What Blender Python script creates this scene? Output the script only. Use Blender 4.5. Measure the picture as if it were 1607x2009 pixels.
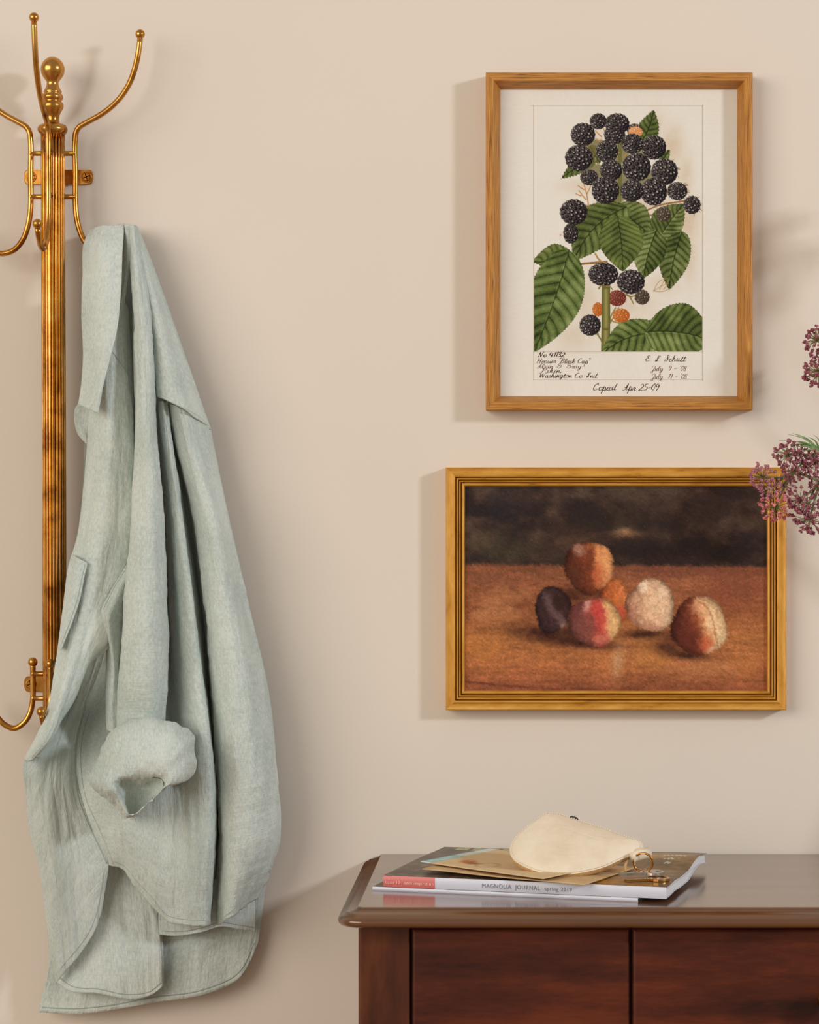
import bpy, math, random
import numpy as np
from mathutils import Vector, Matrix
from mathutils.bvhtree import BVHTree

for o in list(bpy.data.objects):
    bpy.data.objects.remove(o, do_unlink=True)
scene = bpy.context.scene
COL = scene.collection

# ------------------------------------------------------------------ camera
W, H = 1607.0, 2009.0
FPX, DIST, CX, CY, ZC = 4784.0, 2.6, 1070.0, 950.0, 1.25
cam_data = bpy.data.cameras.new('camera')
cam = bpy.data.objects.new('camera', cam_data)
COL.objects.link(cam)
cam.location = (0, -DIST, ZC)
cam.rotation_euler = (math.pi / 2, 0, 0)
cam_data.sensor_fit = 'VERTICAL'
cam_data.sensor_height = 36.0
cam_data.lens = FPX / H * 36.0
cam_data.shift_x = -(CX - W / 2) / H
cam_data.shift_y = (CY - H / 2) / H
cam_data.clip_start = 0.05
scene.camera = cam

# ------------------------------------------------------------------ world, sun, exposure
world = bpy.data.worlds.new('world')
scene.world = world
world.use_nodes = True
bg = world.node_tree.nodes['Background']
bg.inputs[0].default_value = (1.0, 0.95, 0.87, 1)
bg.inputs[1].default_value = 0.50

def window_light(name, loc, target, sx, sy, watts, col):
    d = bpy.data.lights.new(name, 'AREA')
    d.shape = 'RECTANGLE'
    d.size, d.size_y, d.energy, d.color = sx, sy, watts, col
    o = bpy.data.objects.new(name, d)
    COL.objects.link(o)
    o.location = loc
    o.rotation_euler = (Vector(target) - Vector(loc)).to_track_quat('-Z', 'Y').to_euler()
    return o


# two windows beyond the frame, both mirrored in the brass finial: a narrow one to the right that throws the crisp
# shadows, and a broad one to the left
window_light('window_right_offscreen', (3.3, -2.4, 2.5), (-0.1, 0, 1.3), 0.40, 0.40, 98.0, (0.88, 0.93, 1.0))
window_light('window_left_offscreen', (-3.4, -3.9, 2.4), (-0.1, 0, 1.25), 4.0, 2.6, 190.0, (1.0, 0.93, 0.84))

scene.view_settings.view_transform = 'Standard'
scene.view_settings.look = 'None'
scene.view_settings.exposure = -0.37
scene.view_settings.gamma = 1.0
scene.view_settings.use_curve_mapping = False


# ------------------------------------------------------------------ helpers
def P(px, py, z=0.0):
    """photo pixel at distance z (m) from the wall -> world point"""
    k = (DIST - z) / FPX
    return Vector(((px - CX) * k, -z, ZC - (py - CY) * k))


def Parr(A):
    A = np.asarray(A, float)
    k = (DIST - A[..., 2]) / FPX
    return np.stack([(A[..., 0] - CX) * k, -A[..., 2], ZC - (A[..., 1] - CY) * k], -1)


def lin(c):
    c = np.asarray(c, float) / 255.0
    return np.where(c <= 0.04045, c / 12.92, ((c + 0.055) / 1.055) ** 2.4)


def L4(r, g, b):
    v = lin((r, g, b))
    return (float(v[0]), float(v[1]), float(v[2]), 1.0)


def props(o, label=None, cat=None, group=None, kind=None):
    if label: o['label'] = label
    if cat: o['category'] = cat
    if group: o['group'] = group
    if kind: o['kind'] = kind
    return o


def empty(name, loc, label=None, cat=None, group=None):
    o = bpy.data.objects.new(name, None)
    o.location = loc
    o.empty_display_size = 0.02
    COL.objects.link(o)
    return props(o, label, cat, group)


def wmat(o):
    m = o.matrix_basis.copy()
    if o.parent is not None:
        m = wmat(o.parent) @ o.matrix_parent_inverse @ m
    return m


def link(name, me, mat=None, parent=None, smooth=False):
    o = bpy.data.objects.new(name, me)
    COL.objects.link(o)
    if mat is not None:
        if isinstance(mat, (list, tuple)):
            if not me.materials:
                for m in mat: me.materials.append(m)
        elif not me.materials:
            me.materials.append(mat)
    if parent is not None:
        o.parent = parent
        o.matrix_parent_inverse = wmat(parent).inverted()
    if smooth:
        me.polygons.foreach_set('use_smooth', [True] * len(me.polygons))
    return o


def mesh(name, verts, faces, mat=None, parent=None, smooth=False, mats=None, uv=None, link_it=True):
    me = bpy.data.meshes.new(name)
    me.from_pydata([tuple(v) for v in verts], [], faces)
    if mats is not None:
        me.polygons.foreach_set('material_index', mats)
    if uv is not None:
        l = me.uv_layers.new(name='UVMap')
        vi = np.empty(len(me.loops), int)
        me.loops.foreach_get('vertex_index', vi)
        l.data.foreach_set('uv', np.asarray(uv, float)[vi].ravel())
    me.update()
    if not link_it:
        if mat is not None: me.materials.append(mat)
        return me
    return link(name, me, mat, parent, smooth)


def grid_mesh(name, G, mat, parent=None, smooth=True, uv=None, closed_u=False, closed_v=False, colors=None):
    """G: (nu,nv,3) array of world points"""
    nu, nv = G.shape[:2]
    iu = np.arange(nu if closed_u else nu - 1)
    iv = np.arange(nv if closed_v else nv - 1)
    a, b = np.meshgrid(iu, iv, indexing='ij')
    a2, b2 = (a + 1) % nu, (b + 1) % nv
    F = np.stack([a * nv + b, a2 * nv + b, a2 * nv + b2, a * nv + b2], -1).reshape(-1, 4)
    me = bpy.data.meshes.new(name)
    nF = len(F)
    me.vertices.add(nu * nv)
    me.vertices.foreach_set('co', G.reshape(-1).astype(np.float32))
    me.loops.add(nF * 4)
    me.loops.foreach_set('vertex_index', F.ravel().astype(np.int32))
    me.polygons.add(nF)
    me.polygons.foreach_set('loop_start', np.arange(0, nF * 4, 4, dtype=np.int32))
    me.polygons.foreach_set('loop_total', np.full(nF, 4, dtype=np.int32))
    if smooth:
        me.polygons.foreach_set('use_smooth', np.ones(nF, dtype=bool))
    if uv is not None:
        l = me.uv_layers.new(name='UVMap')
        l.data.foreach_set('uv', np.asarray(uv, np.float32).reshape(-1, 2)[F.ravel()].ravel())
    if colors is not None:
        ca = me.color_attributes.new('paint', 'FLOAT_COLOR', 'POINT')
        c = np.ones((nu * nv, 4), np.float32)
        c[:, :3] = colors.reshape(-1, 3)
        ca.data.foreach_set('color', c.ravel())
    me.update(calc_edges=True)
    me.validate()
    return link(name, me, mat, parent)


class MB:
    """collects simple shapes into one mesh"""
    def __init__(s): s.v, s.f = [], []

    def add(s, v, f):
        n = len(s.v)
        s.v += [tuple(x) for x in v]
        s.f += [tuple(i + n for i in q) for q in f]

    def box(s, lo, hi, M=None):
        v = [Vector((x, y, z)) for x in (lo[0], hi[0]) for y in (lo[1], hi[1]) for z in (lo[2], hi[2])]
        if M is not None: v = [M @ p for p in v]
        s.add(v, [(0, 1, 3, 2), (4, 6, 7, 5), (0, 4, 5, 1), (2, 3, 7, 6), (0, 2, 6, 4), (1, 5, 7, 3)])

    def tube(s, pts, r, n=8, cap=True):
        pts = [Vector(p) for p in pts]
        m = len(pts)
        rs = r if isinstance(r, (list, tuple, np.ndarray)) else [r] * m
        t0 = (pts[1] - pts[0]).normalized()
        up = Vector((0, 0, 1)) if abs(t0.z) < 0.9 else Vector((1, 0, 0))
        nrm = t0.cross(up).normalized()
        v = []
        for i in range(m):
            t = (pts[min(i + 1, m - 1)] - pts[max(i - 1, 0)])
            t = t.normalized() if t.length > 0 else t0
            nrm = (nrm - t * nrm.dot(t))
            nrm = nrm.normalized() if nrm.length > 1e-9 else t.orthogonal().normalized()
            bn = t.cross(nrm)
            for j in range(n):
                a = 2 * math.pi * j / n
                v.append(pts[i] + (nrm * math.cos(a) + bn * math.sin(a)) * rs[i])
        f = [(i * n + j, i * n + (j + 1) % n, (i + 1) * n + (j + 1) % n, (i + 1) * n + j) for i in range(m - 1) for j in range(n)]
        if cap:
            f += [tuple(range(n))[::-1], tuple((m - 1) * n + j for j in range(n))]
        s.add(v, f)

    def sphere(s, c, r, nu=16, nv=10, sc=(1, 1, 1)):
        c = Vector(c)
        v = [c + Vector((0, 0, r * sc[2]))]
        for i in range(1, nv):
            a = math.pi * i / nv
            for j in range(nu):
                b = 2 * math.pi * j / nu
                v.append(c + Vector((math.sin(a) * math.cos(b) * r * sc[0], math.sin(a) * math.sin(b) * r * sc[1], math.cos(a) * r * sc[2])))
        v.append(c - Vector((0, 0, r * sc[2])))
        f = [(0, 1 + j, 1 + (j + 1) % nu) for j in range(nu)]
        for i in range(nv - 2):
            for j in range(nu):
                a, b = 1 + i * nu + j, 1 + i * nu + (j + 1) % nu
                f.append((a, a + nu, b + nu, b))
        l = len(v) - 1
        f += [(l, 1 + (nv - 2) * nu + (j + 1) % nu, 1 + (nv - 2) * nu + j) for j in range(nu)]
        s.add(v, f)

    def lathe(s, prof, c=(0, 0), n=48, ripple=None):
        """prof [(r,z)] around the vertical through c=(x,y) or (x,y)(z)"""
        v = []
        for (r, z) in prof:
            cc = c(z) if callable(c) else c
            for j in range(n):
                a = 2 * math.pi * j / n
                rr = r * (ripple(j) if ripple else 1)
                v.append((cc[0] + rr * math.cos(a), cc[1] + rr * math.sin(a), z))
        m = len(prof)
        f = [(i * n + j, (i + 1) * n + j, (i + 1) * n + (j + 1) % n, i * n + (j + 1) % n) for i in range(m - 1) for j in range(n)]
        f += [tuple(range(n)), tuple((m - 1) * n + j for j in range(n))[::-1]]
        s.add(v, f)

    def build(s, name, mat, parent=None, smooth=True):
        return mesh(name, s.v, s.f, mat, parent, smooth)

    def data(s, name, mat):
        me = mesh(name, s.v, s.f, mat, link_it=False)
        me.polygons.foreach_set('use_smooth', [True] * len(me.polygons))
        return me


def spline(pts, n, uniform=False):
    """smooth curve through pts (k,d), n samples spread by arc length"""
    p = np.asarray(pts, float)
    if len(p) == 2:
        t = np.linspace(0, 1, n)[:, None]
        return p[0] * (1 - t) + p[1] * t
    d = np.linalg.norm(np.diff(p, axis=0), axis=1)
    t = np.concatenate([[0], np.cumsum(np.maximum(d, 1e-9) ** (0.0 if uniform else 1.0))])
    return hermite(t, p, np.linspace(0, t[-1], n))


def hermite(t, p, q):
    """p: (k,...) values at t, evaluated at q; limited tangents keep it from overshooting"""
    t = np.asarray(t, float)
    dt = np.diff(t)
    sh = (-1,) + (1,) * (p.ndim - 1)
    sl = np.diff(p, axis=0) / dt.reshape(sh)
    m = np.empty_like(p)
    m[0], m[-1] = sl[0], sl[-1]
    w0, w1 = dt[1:].reshape(sh), dt[:-1].reshape(sh)
    m[1:-1] = (sl[:-1] * w0 + sl[1:] * w1) / (w0 + w1)
    i = np.clip(np.searchsorted(t, q, side='right') - 1, 0, len(t) - 2)
    h = dt[i].reshape(sh)
    u = ((q - t[i]) / dt[i]).reshape(sh)
    return ((2 * u**3 - 3 * u**2 + 1) * p[i] + (u**3 - 2 * u**2 + u) * h * m[i]
            + (-2 * u**3 + 3 * u**2) * p[i + 1] + (u**3 - u**2) * h * m[i + 1])


_rng = np.random.RandomState(7)
_TAB = _rng.rand(256, 256)


def vnoise(x, y, seed=0):
    x = np.asarray(x, float) + seed * 17.31
    y = np.asarray(y, float) + seed * 9.77
    xi, yi = np.floor(x).astype(int), np.floor(y).astype(int)
    fx, fy = x - xi, y - yi
    fx, fy = fx * fx * (3 - 2 * fx), fy * fy * (3 - 2 * fy)
    a = _TAB[xi & 255, yi & 255]; b = _TAB[(xi + 1) & 255, yi & 255]
    c = _TAB[xi & 255, (yi + 1) & 255]; d = _TAB[(xi + 1) & 255, (yi + 1) & 255]
    return (a * (1 - fx) + b * fx) * (1 - fy) + (c * (1 - fx) + d * fx) * fy


def fbm(x, y, seed=0, o=4):
    r, a, s = 0, 0.5, 0
    for i in range(o):
        r = r + a * vnoise(x * 2**i, y * 2**i, seed + i * 3); s += a; a *= 0.5
    return r / s


def sstep(a, b, x):
    t = np.clip((x - a) / (b - a), 0, 1)
    return t * t * (3 - 2 * t)


# ------------------------------------------------------------------ materials
def new_mat(name):
    m = bpy.data.materials.new(name)
    m.use_nodes = True
    nt = m.node_tree
    return m, nt, nt.nodes['Principled BSDF']


def mat_plain(name, col, rough=0.5, metal=0.0, **kw):
    m, nt, b = new_mat(name)
    b.inputs['Base Color'].default_value = col
    b.inputs['Roughness'].default_value = rough
    b.inputs['Metallic'].default_value = metal
    for k, v in kw.items(): b.inputs[k.replace('_', ' ')].default_value = v
    return m


def mat_noise(name, stops, scale=(1, 1, 1), coord='Object', nscale=1.0, detail=6, rough=0.5, metal=0.0, bump=0.0,
              bump_dist=0.001, bscale=None, rough_var=0.0, distort=0.0, nrough=0.6, **kw):
    """colour ramp over noise stretched by scale, with the same or another noise as bump"""
    m, nt, b = new_mat(name)
    N, LK = nt.nodes, nt.links
    tc = N.new('ShaderNodeTexCoord')
    mp = N.new('ShaderNodeMapping'); mp.inputs['Scale'].default_value = scale
    LK.new(tc.outputs[coord], mp.inputs['Vector'])
    nz = N.new('ShaderNodeTexNoise')
    nz.inputs['Scale'].default_value = nscale; nz.inputs['Detail'].default_value = detail
    nz.inputs['Distortion'].default_value = distort; nz.inputs['Roughness'].default_value = nrough
    LK.new(mp.outputs[0], nz.inputs['Vector'])
    rp = N.new('ShaderNodeValToRGB')
    e = rp.color_ramp.elements
    e[0].position, e[0].color = stops[0]
    e[1].position, e[1].color = stops[-1]
    for p, c in stops[1:-1]:
        x = e.new(p); x.color = c
    LK.new(nz.outputs['Fac'], rp.inputs[0])
    LK.new(rp.outputs[0], b.inputs['Base Color'])
    b.inputs['Roughness'].default_value = rough
    b.inputs['Metallic'].default_value = metal
    if rough_var:
        mr = N.new('ShaderNodeMapRange')
        mr.inputs[3].default_value = rough + rough_var; mr.inputs[4].default_value = rough - rough_var
        LK.new(nz.outputs['Fac'], mr.inputs[0]); LK.new(mr.outputs[0], b.inputs['Roughness'])
    if bump:
        bp = N.new('ShaderNodeBump')
        bp.inputs['Strength'].default_value = bump; bp.inputs['Distance'].default_value = bump_dist
        src = nz
        if bscale:
            mp2 = N.new('ShaderNodeMapping'); mp2.inputs['Scale'].default_value = bscale
            LK.new(tc.outputs[coord], mp2.inputs['Vector'])
            src = N.new('ShaderNodeTexNoise'); src.inputs['Scale'].default_value = 1.0; src.inputs['Detail'].default_value = 4
            LK.new(mp2.outputs[0], src.inputs['Vector'])
        LK.new(src.outputs['Fac'], bp.inputs['Height'])
        LK.new(bp.outputs[0], b.inputs['Normal'])
    for k, v in kw.items(): b.inputs[k.replace('_', ' ')].default_value = v
    return m


def mat_cloth(name, c_dark, c_light):
    m, nt, b = new_mat(name)
    N, LK = nt.nodes, nt.links
    tc = N.new('ShaderNodeTexCoord')

    def noise(sc, det=3, rough=0.6):
        mp = N.new('ShaderNodeMapping'); mp.inputs['Scale'].default_value = sc
        LK.new(tc.outputs['UV'], mp.inputs['Vector'])
        n = N.new('ShaderNodeTexNoise'); n.inputs['Scale'].default_value = 1; n.inputs['Detail'].default_value = det
        n.inputs['Roughness'].default_value = rough
        LK.new(mp.outputs[0], n.inputs['Vector'])
        return n.outputs['Fac']
    crinkle = noise((300, 34, 1), 4)        # long thin crinkles along the grain
    cross = noise((70, 420, 1), 2)
    weave = noise((1300, 1300, 1), 2)
    patch = noise((16, 9, 1), 3)
    fleck = noise((610, 210, 1), 3)

    def math_(op, a, bb):
        n = N.new('ShaderNodeMath'); n.operation = op
        for i, x in enumerate((a, bb)):
            if isinstance(x, (int, float)): n.inputs[i].default_value = x
            else: LK.new(x, n.inputs[i])
        return n.outputs[0]
    hgt = math_('ADD', math_('ADD', math_('MULTIPLY', crinkle, 1.0), math_('MULTIPLY', cross, 0.45)), math_('MULTIPLY', weave, 0.35))
    bp = N.new('ShaderNodeBump'); bp.inputs['Strength'].default_value = 0.55; bp.inputs['Distance'].default_value = 0.0028
    LK.new(hgt, bp.inputs['Height']); LK.new(bp.outputs[0], b.inputs['Normal'])
    rp = N.new('ShaderNodeValToRGB')
    e = rp.color_ramp.elements
    e[0].position, e[0].color = 0.36, c_dark
    e[1].position, e[1].color = 0.60, c_light
    mixf = math_('ADD', math_('MULTIPLY', fleck, 0.5), math_('MULTIPLY', patch, 0.5))      # uneven dye, independent of the relief
    LK.new(mixf, rp.inputs[0]); LK.new(rp.outputs[0], b.inputs['Base Color'])
    b.inputs['Roughness'].default_value = 0.92
    b.inputs['Sheen Weight'].default_value = 0.12
    b.inputs['Sheen Roughness'].default_value = 0.5
    b.inputs['Specular IOR Level'].default_value = 0.15
    return m


def mat_paint(name, rough=0.6, bump=0.0):
    m, nt, b = new_mat(name)
    N, LK = nt.nodes, nt.links
    a = N.new('ShaderNodeAttribute'); a.attribute_name = 'paint'
    LK.new(a.outputs['Color'], b.inputs['Base Color'])
    b.inputs['Roughness'].default_value = rough
    b.inputs['Specular IOR Level'].default_value = 0.08
    if bump:
        tc = N.new('ShaderNodeTexCoord'); n = N.new('ShaderNodeTexNoise')
        n.inputs['Scale'].default_value = 900; n.inputs['Detail'].default_value = 3
        LK.new(tc.outputs['Object'], n.inputs['Vector'])
        bp = N.new('ShaderNodeBump'); bp.inputs['Strength'].default_value = bump; bp.inputs['Distance'].default_value = 0.0006
        LK.new(n.outputs['Fac'], bp.inputs['Height']); LK.new(bp.outputs[0], b.inputs['Normal'])
    return m


M = {}
M['wall'] = mat_noise('wall_plaster_paint', [(0.3, L4(222, 209, 194)), (0.7, L4(226, 213, 198))], nscale=2.2, detail=3,
                      rough=0.75, bump=0.06, bump_dist=0.002, bscale=(260, 260, 260))
M['floor'] = mat_noise('floor_oak', [(0.3, L4(140, 112, 86)), (0.7, L4(176, 146, 114))], scale=(3, 40, 1), rough=0.4)
M['brass'] = mat_noise('antique_brass', [(0.30, L4(132, 80, 28)), (0.48, L4(192, 132, 58)), (0.7, L4(216, 164, 92))],
                       nscale=30, detail=6, rough=0.24, metal=1.0, rough_var=0.08)
M['oak'] = mat_noise('honey_oak', [(0.30, L4(98, 58, 14)), (0.42, L4(166, 106, 36)), (0.58, L4(192, 130, 50)), (0.72, L4(212, 156, 78))],
                     scale=(26, 640, 1), coord='UV', nscale=1.0, detail=6, rough=0.5, bump=0.25, bump_dist=0.0006, distort=0.4)
M['gold'] = mat_noise('antique_gold_leaf', [(0.25, L4(142, 88, 18)), (0.42, L4(200, 138, 44)), (0.7, L4(226, 168, 76))],
                      scale=(26, 110, 1), coord='UV', nscale=1.0, detail=6, rough=0.45, metal=0.25, bump=0.12, bump_dist=0.0006)
M['paper_print'] = mat_paint('printed_paper', 0.7)
M['canvas_print'] = mat_paint('printed_canvas', 0.55, 0.35)
M['ink'] = mat_plain('sepia_ink', L4(74, 36, 22), 0.7)
M['ink_light'] = mat_plain('faded_ink', L4(120, 76, 44), 0.7)
M['pencil'] = mat_plain('ruled_line', L4(196, 176, 150), 0.8)
M['cloth'] = mat_cloth('sage_gauze', L4(177, 188, 180), L4(213, 219, 211))
M['thread'] = mat_plain('sage_thread', L4(160, 170, 160), 0.9)
M['thread_lt'] = mat_plain('pale_sage_thread', L4(190, 199, 188), 0.9)
M['wood'] = mat_noise('dark_mahogany', [(0.3, L4(40, 13, 7)), (0.5, L4(76, 30, 15)), (0.7, L4(108, 48, 24))],
                      scale=(5, 5, 26), coord='Object', nscale=1.0, detail=7, rough=0.42, rough_var=0.06, nrough=0.7, Specular_IOR_Level=0.3)
M['wood_v'] = mat_noise('dark_mahogany_upright', [(0.3, L4(44, 18, 9)), (0.5, L4(80, 38, 19)), (0.7, L4(114, 60, 28))],
                        scale=(26, 26, 6), coord='Object', nscale=1.0, detail=7, rough=0.42, rough_var=0.06, Specular_IOR_Level=0.3)
M['wood_top'] = mat_noise('polished_mahogany', [(0.25, L4(78, 46, 24)), (0.75, L4(106, 66, 38))],
                          scale=(5, 40, 5), coord='Object', nscale=1.0, detail=5, rough=0.22, rough_var=0.03, Coat_Weight=0.65, Coat_Roughness=0.13, Coat_IOR=1.6, Specular_Tint=(1.0, 0.86, 0.7, 1))
M['black'] = mat_plain('black_enamel', L4(28, 26, 26), 0.4)

# ------------------------------------------------------------------ the room
def slab(name, lo, hi, mat):
    b = MB(); b.box(lo, hi)
    return props(b.build(name, mat, None, False), kind='structure')


slab('wall_back', (-3.0, 0.0, 0.0), (3.2, 0.12, 2.75), M['wall'])
slab('floor', (-3.0, -4.2, -0.1), (3.2, 0.12, 0.0), M['floor'])
bb = MB()
bb.box((-3.0, -0.016, 0.0), (-0.25, 0.0, 0.11)); bb.box((-3.0, -0.010, 0.11), (-0.25, 0.0, 0.125))
props(bb.build('baseboard_back', mat_plain('white_trim_paint', L4(232, 224, 212), 0.5), None, False), kind='structure')

# ------------------------------------------------------------------ dresser
ZT = 0.856
DX0, DX1 = -0.1747, 0.7027           # body left / right
DZB = 0.322                          # body front
dresser = empty('dresser', (0.264, -0.16, 0.0), 'dark mahogany dresser with a moulded polished top, against the wall', 'dresser')


def sweep_top():
    prof = [(-0.005, 0.0), (0.0, 0.0), (0.0015, -0.0018), (0.0045, -0.0035), (0.009, -0.0045), (0.0125, -0.0055), (0.0138, -0.0068),
            (0.0165, -0.0078), (0.0185, -0.0100), (0.0190, -0.0122), (0.0182, -0.0145), (0.0160, -0.0164), (0.0125, -0.0172), (-0.005, -0.0172)]
    x0, x1, zf, zb = DX0, DX1, 0.329, 0.003
    path = [('L', zb)]
    v, rings = [], []
    r = 0.006
    cx = x0 + r

    def ring(px, pz, nx, nz):
        base = len(v)
        for d, h in prof:
            v.append((px + nx * d, -(pz + nz * d), ZT + h))
        rings.append(base)
    ring(x0, zb, -1, 0)
    for i in range(7):
        a = math.pi / 2 * i / 6
        ring(x0 + r - r * math.cos(a), zf - r + r * math.sin(a), -math.cos(a), math.sin(a))
    for i in range(7):
        a = math.pi / 2 * i / 6
        ring(x1 - r + r * math.sin(a), zf - r + r * math.cos(a), math.sin(a), math.cos(a))
    ring(x1, zb, 1, 0)
    n = len(prof)
    f = []
    for i in range(len(rings) - 1):
        for j in range(n - 1):
            f.append((rings[i] + j, rings[i] + j + 1, rings[i + 1] + j + 1, rings[i + 1] + j))
    k = len(v)
    # flat top and underside
    top = [rr for rr in rings]; bot = [rr + n - 1 for rr in rings]
    f.append(tuple(top)); f.append(tuple(bot[::-1]))
    f.append(tuple(rings[0] + j for j in range(n))); f.append(tuple(rings[-1] + j for j in range(n))[::-1])
    return v, f


v, f = sweep_top()
o = mesh('dresser_top', v, f, M['wood_top'], dresser)
me = o.data
nq = 17 - 2
fl = [len(p.vertices) == 4 for p in me.polygons]
for i, p in enumerate(me.polygons):
    zz = [me.vertices[k].co.z for k in p.vertices]
    if max(zz) - min(zz) < 1e-6: fl[i] = False
me.polygons.foreach_set('use_smooth', fl)
BT = ZT - 0.0172                      # top of the body
b = MB()
b.box((DX0 + 0.004, -DZB + 0.02, 0.09), (DX1 - 0.004, -0.012, BT))
b.build('carcass', M['wood'], dresser, False)


def panel(name, x0, x1, z0, z1, yf, depth, bev, mat, parent):
    """upright board with softened front edges; yf = distance of its face from the wall"""
    v = []
    for (ins, y) in ((0, yf - depth), (0, yf - bev), (bev * 0.35, yf - bev * 0.3), (bev, yf)):
        v += [(x0 + ins, -y, z0 + ins), (x1 - ins, -y, z0 + ins), (x1 - ins, -y, z1 - ins), (x0 + ins, -y, z1 - ins)]
    f = [(3, 2, 1, 0), (12, 13, 14, 15)]
    for k in range(3):
        for j in range(4):
            a, c = k * 4 + j, k * 4 + (j + 1) % 4
            f.append((a, c, c + 4, a + 4))
    return mesh(name, v, f, mat, parent)


panel('side_panel', DX0, DX0 + 0.02, 0.05, BT + 0.001, DZB - 0.03, DZB - 0.042, 0.002, M['wood_v'], dresser)
panel('side_panel', DX1 - 0.02, DX1, 0.05, BT + 0.001, DZB - 0.03, DZB - 0.042, 0.002, M['wood_v'], dresser)
for x0, x1 in ((DX0, -0.1265), (0.6545, DX1)):
    panel('stile', x0, x1, 0.0, BT + 0.001, DZB, 0.034, 0.0022, M['wood_v'], dresser)
panel('bottom_rail', -0.1265, 0.6545, 0.07, 0.115, DZB - 0.004, 0.03, 0.002, M['wood'], dresser)
for x0, x1 in ((DX0, DX0 + 0.04), (DX1 - 0.04, DX1)):
    panel('back_leg', x0, x1, 0.0, 0.1, 0.05, 0.038, 0.002, M['wood_v'], dresser)


def knob(x, z, parent):
    b = MB()
    prof = [(0.0045, 0.0), (0.0045, 0.008), (0.006, 0.011), (0.0105, 0.015), (0.0115, 0.019), (0.009, 0.0235), (0.003, 0.025)]
    b.lathe(prof, (0, 0), 20)
    b.v = [(x + q[0], -(DZB + q[2]), z + q[1]) for q in b.v]
    b.build('knob', M['brass'], parent)


bays = [(-0.1245, 0.0785), (0.0815, 0.4485), (0.4515, 0.6525)]
for i, (x0, x1) in enumerate(bays):
    if i == 1:
        zs = [(0.60, BT - 0.004), (0.36, 0.597), (0.118, 0.357)]
        for z0, z1 in zs:
            d = panel('drawer_front', x0, x1, z0, z1, DZB + 0.001, 0.03, 0.003, M['wood'], dresser)
            knob(0.2635, (z0 + z1) / 2 + (0.054 if z1 > 0.8 else 0), d)
    else:
        d = panel('door', x0, x1, 0.118, BT - 0.004, DZB + 0.001, 0.03, 0.003, M['wood'], dresser)
        knob(x1 - 0.03 if i == 0 else x0 + 0.03, 0.5, d)

# ------------------------------------------------------------------ coat rack
ZP = 0.036
KP = (DIST - ZP) / FPX                # metres per pixel at the pole


def axis_x(y):                        # the pole leans a hair
    return (103.6 + (y - 260) * 0.0037 - CX) * KP


def hz(y): return ZC - (y - CY) * KP


rack = empty('coat_rack', (axis_x(900), -0.001, hz(900)), 'wall-mounted antique brass coat rack with a fluted pole and curled hooks', 'coat rack')
RP = 23.2 * KP
NF = 20
b = MB()
ys = np.linspace(262, 1530, 24)
prof = [(RP, hz(y)) for y in ys][::-1]


def flute(j):
    u = (j % 12) / 12.0
    return 1.0 - 0.24 * abs(2 * u - 1) ** 5


b.lathe(prof, lambda z: (axis_x(CY - (z - ZC) / KP), -ZP), NF * 12, flute)
pole = b.build('pole', M['brass'], rack)
ax = (axis_x(180), -ZP)
fin = [(0.5, 111), (6, 112), (12, 115), (17, 119.5), (21, 125.5), (23.3, 133), (23.3, 138), (21.5, 146), (17.5, 153), (13.5, 158), (11.5, 161), (11.5, 165),
       (12.5, 170), (15.5, 176), (17.5, 179), (17.5, 181.5), (15.5, 183), (18.5, 185), (20.3, 189), (20.3, 192), (18.5, 196), (15.5, 198.5),
       (18, 200), (20.8, 204), (21.2, 209), (19.5, 214), (16, 220), (13.2, 227), (12.5, 234), (13.2, 240), (15.5, 243), (21, 244),
       (26, 246.5), (28.8, 251), (29.2, 255), (27.5, 260), (24, 264), (22, 266), (22, 270)]
b = MB(); b.lathe([(r * KP, hz(y)) for r, y in fin][::-1], ax, 40)
b.build('finial', M['brass'], rack)
b = MB(); b.lathe([(0.001, hz(1560)), (10 * KP, hz(1556)), (24 * KP, hz(1545)), (26 * KP, hz(1538)), (24 * KP, hz(1529)), (20 * KP, hz(1526))], (axis_x(1540), -ZP), 32)
b.build('pole_cap', M['brass'], rack)

UP = [(44, 400), (44, 340), (44, 272), (45.5, 259), (52, 249), (66, 240.5), (98, 222.5), (128, 197), (149, 167), (162.5, 131), (169.5, 96), (172, 76)]
LOW = [(44, 400), (45.5, 422), (50.5, 447), (61, 473), (78, 491), (100, 497.5), (123, 491), (139, 476), (147, 463)]
LOW2 = [(43, 1305), (43, 1340), (43.5, 1372), (48, 1396), (60, 1417), (80, 1429), (101, 1420), (115, 1404), (124, 1392)]
R_ROD = 5.7 * KP
_hook_cache = {}


def hook(dirv, pts, balls, spurs, name='hook'):
    d = Vector(dirv)
    sp = spline([(a, y) for a, y in pts], 64)
    b = MB()
    path = [Vector((axis_x(y), -ZP, hz(y))) + d * (a * KP) for a, y in sp]
    b.tube(path, R_ROD, 12)
    hk = b.build(name, M['brass'], rack)
    for a, y in balls:
        b = MB(); c = Vector((axis_x(y), -ZP, hz(y))) + d * (a * KP)
        b.sphere(c, 9.4 * KP, 20, 12); b.build('ball_tip', M['brass'], hk)
    for y in spurs:
        b = MB(); c = Vector((axis_x(y), -ZP, hz(y)))
        a0 = c + d * (20 * KP); a1 = c + d * (44 * KP); L = a1 - a0
        b.tube([a0, a0 + L * 0.06, a0 + L * 0.5, a0 + L * 0.78, a0 + L * 0.9, a1], [6.4 * KP, 5.2 * KP, 5.0 * KP, 5.2 * KP, 6.2 * KP, 7.2 * KP], 12)
        b.build('spur', M['brass'], hk)


full = LOW[::-1] + UP[1:]
for dv in ((1, 0, 0), (-1, 0, 0), (0, -1, 0)):
    hook(dv, full, [(172, 67), (149, 455)], (301, 386), 'double_hook')
    if dv[0] < 1:
        hook(dv, LOW2, [(43, 1299), (128, 1384)], (1322, 1370), 'lower_hook')


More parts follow.
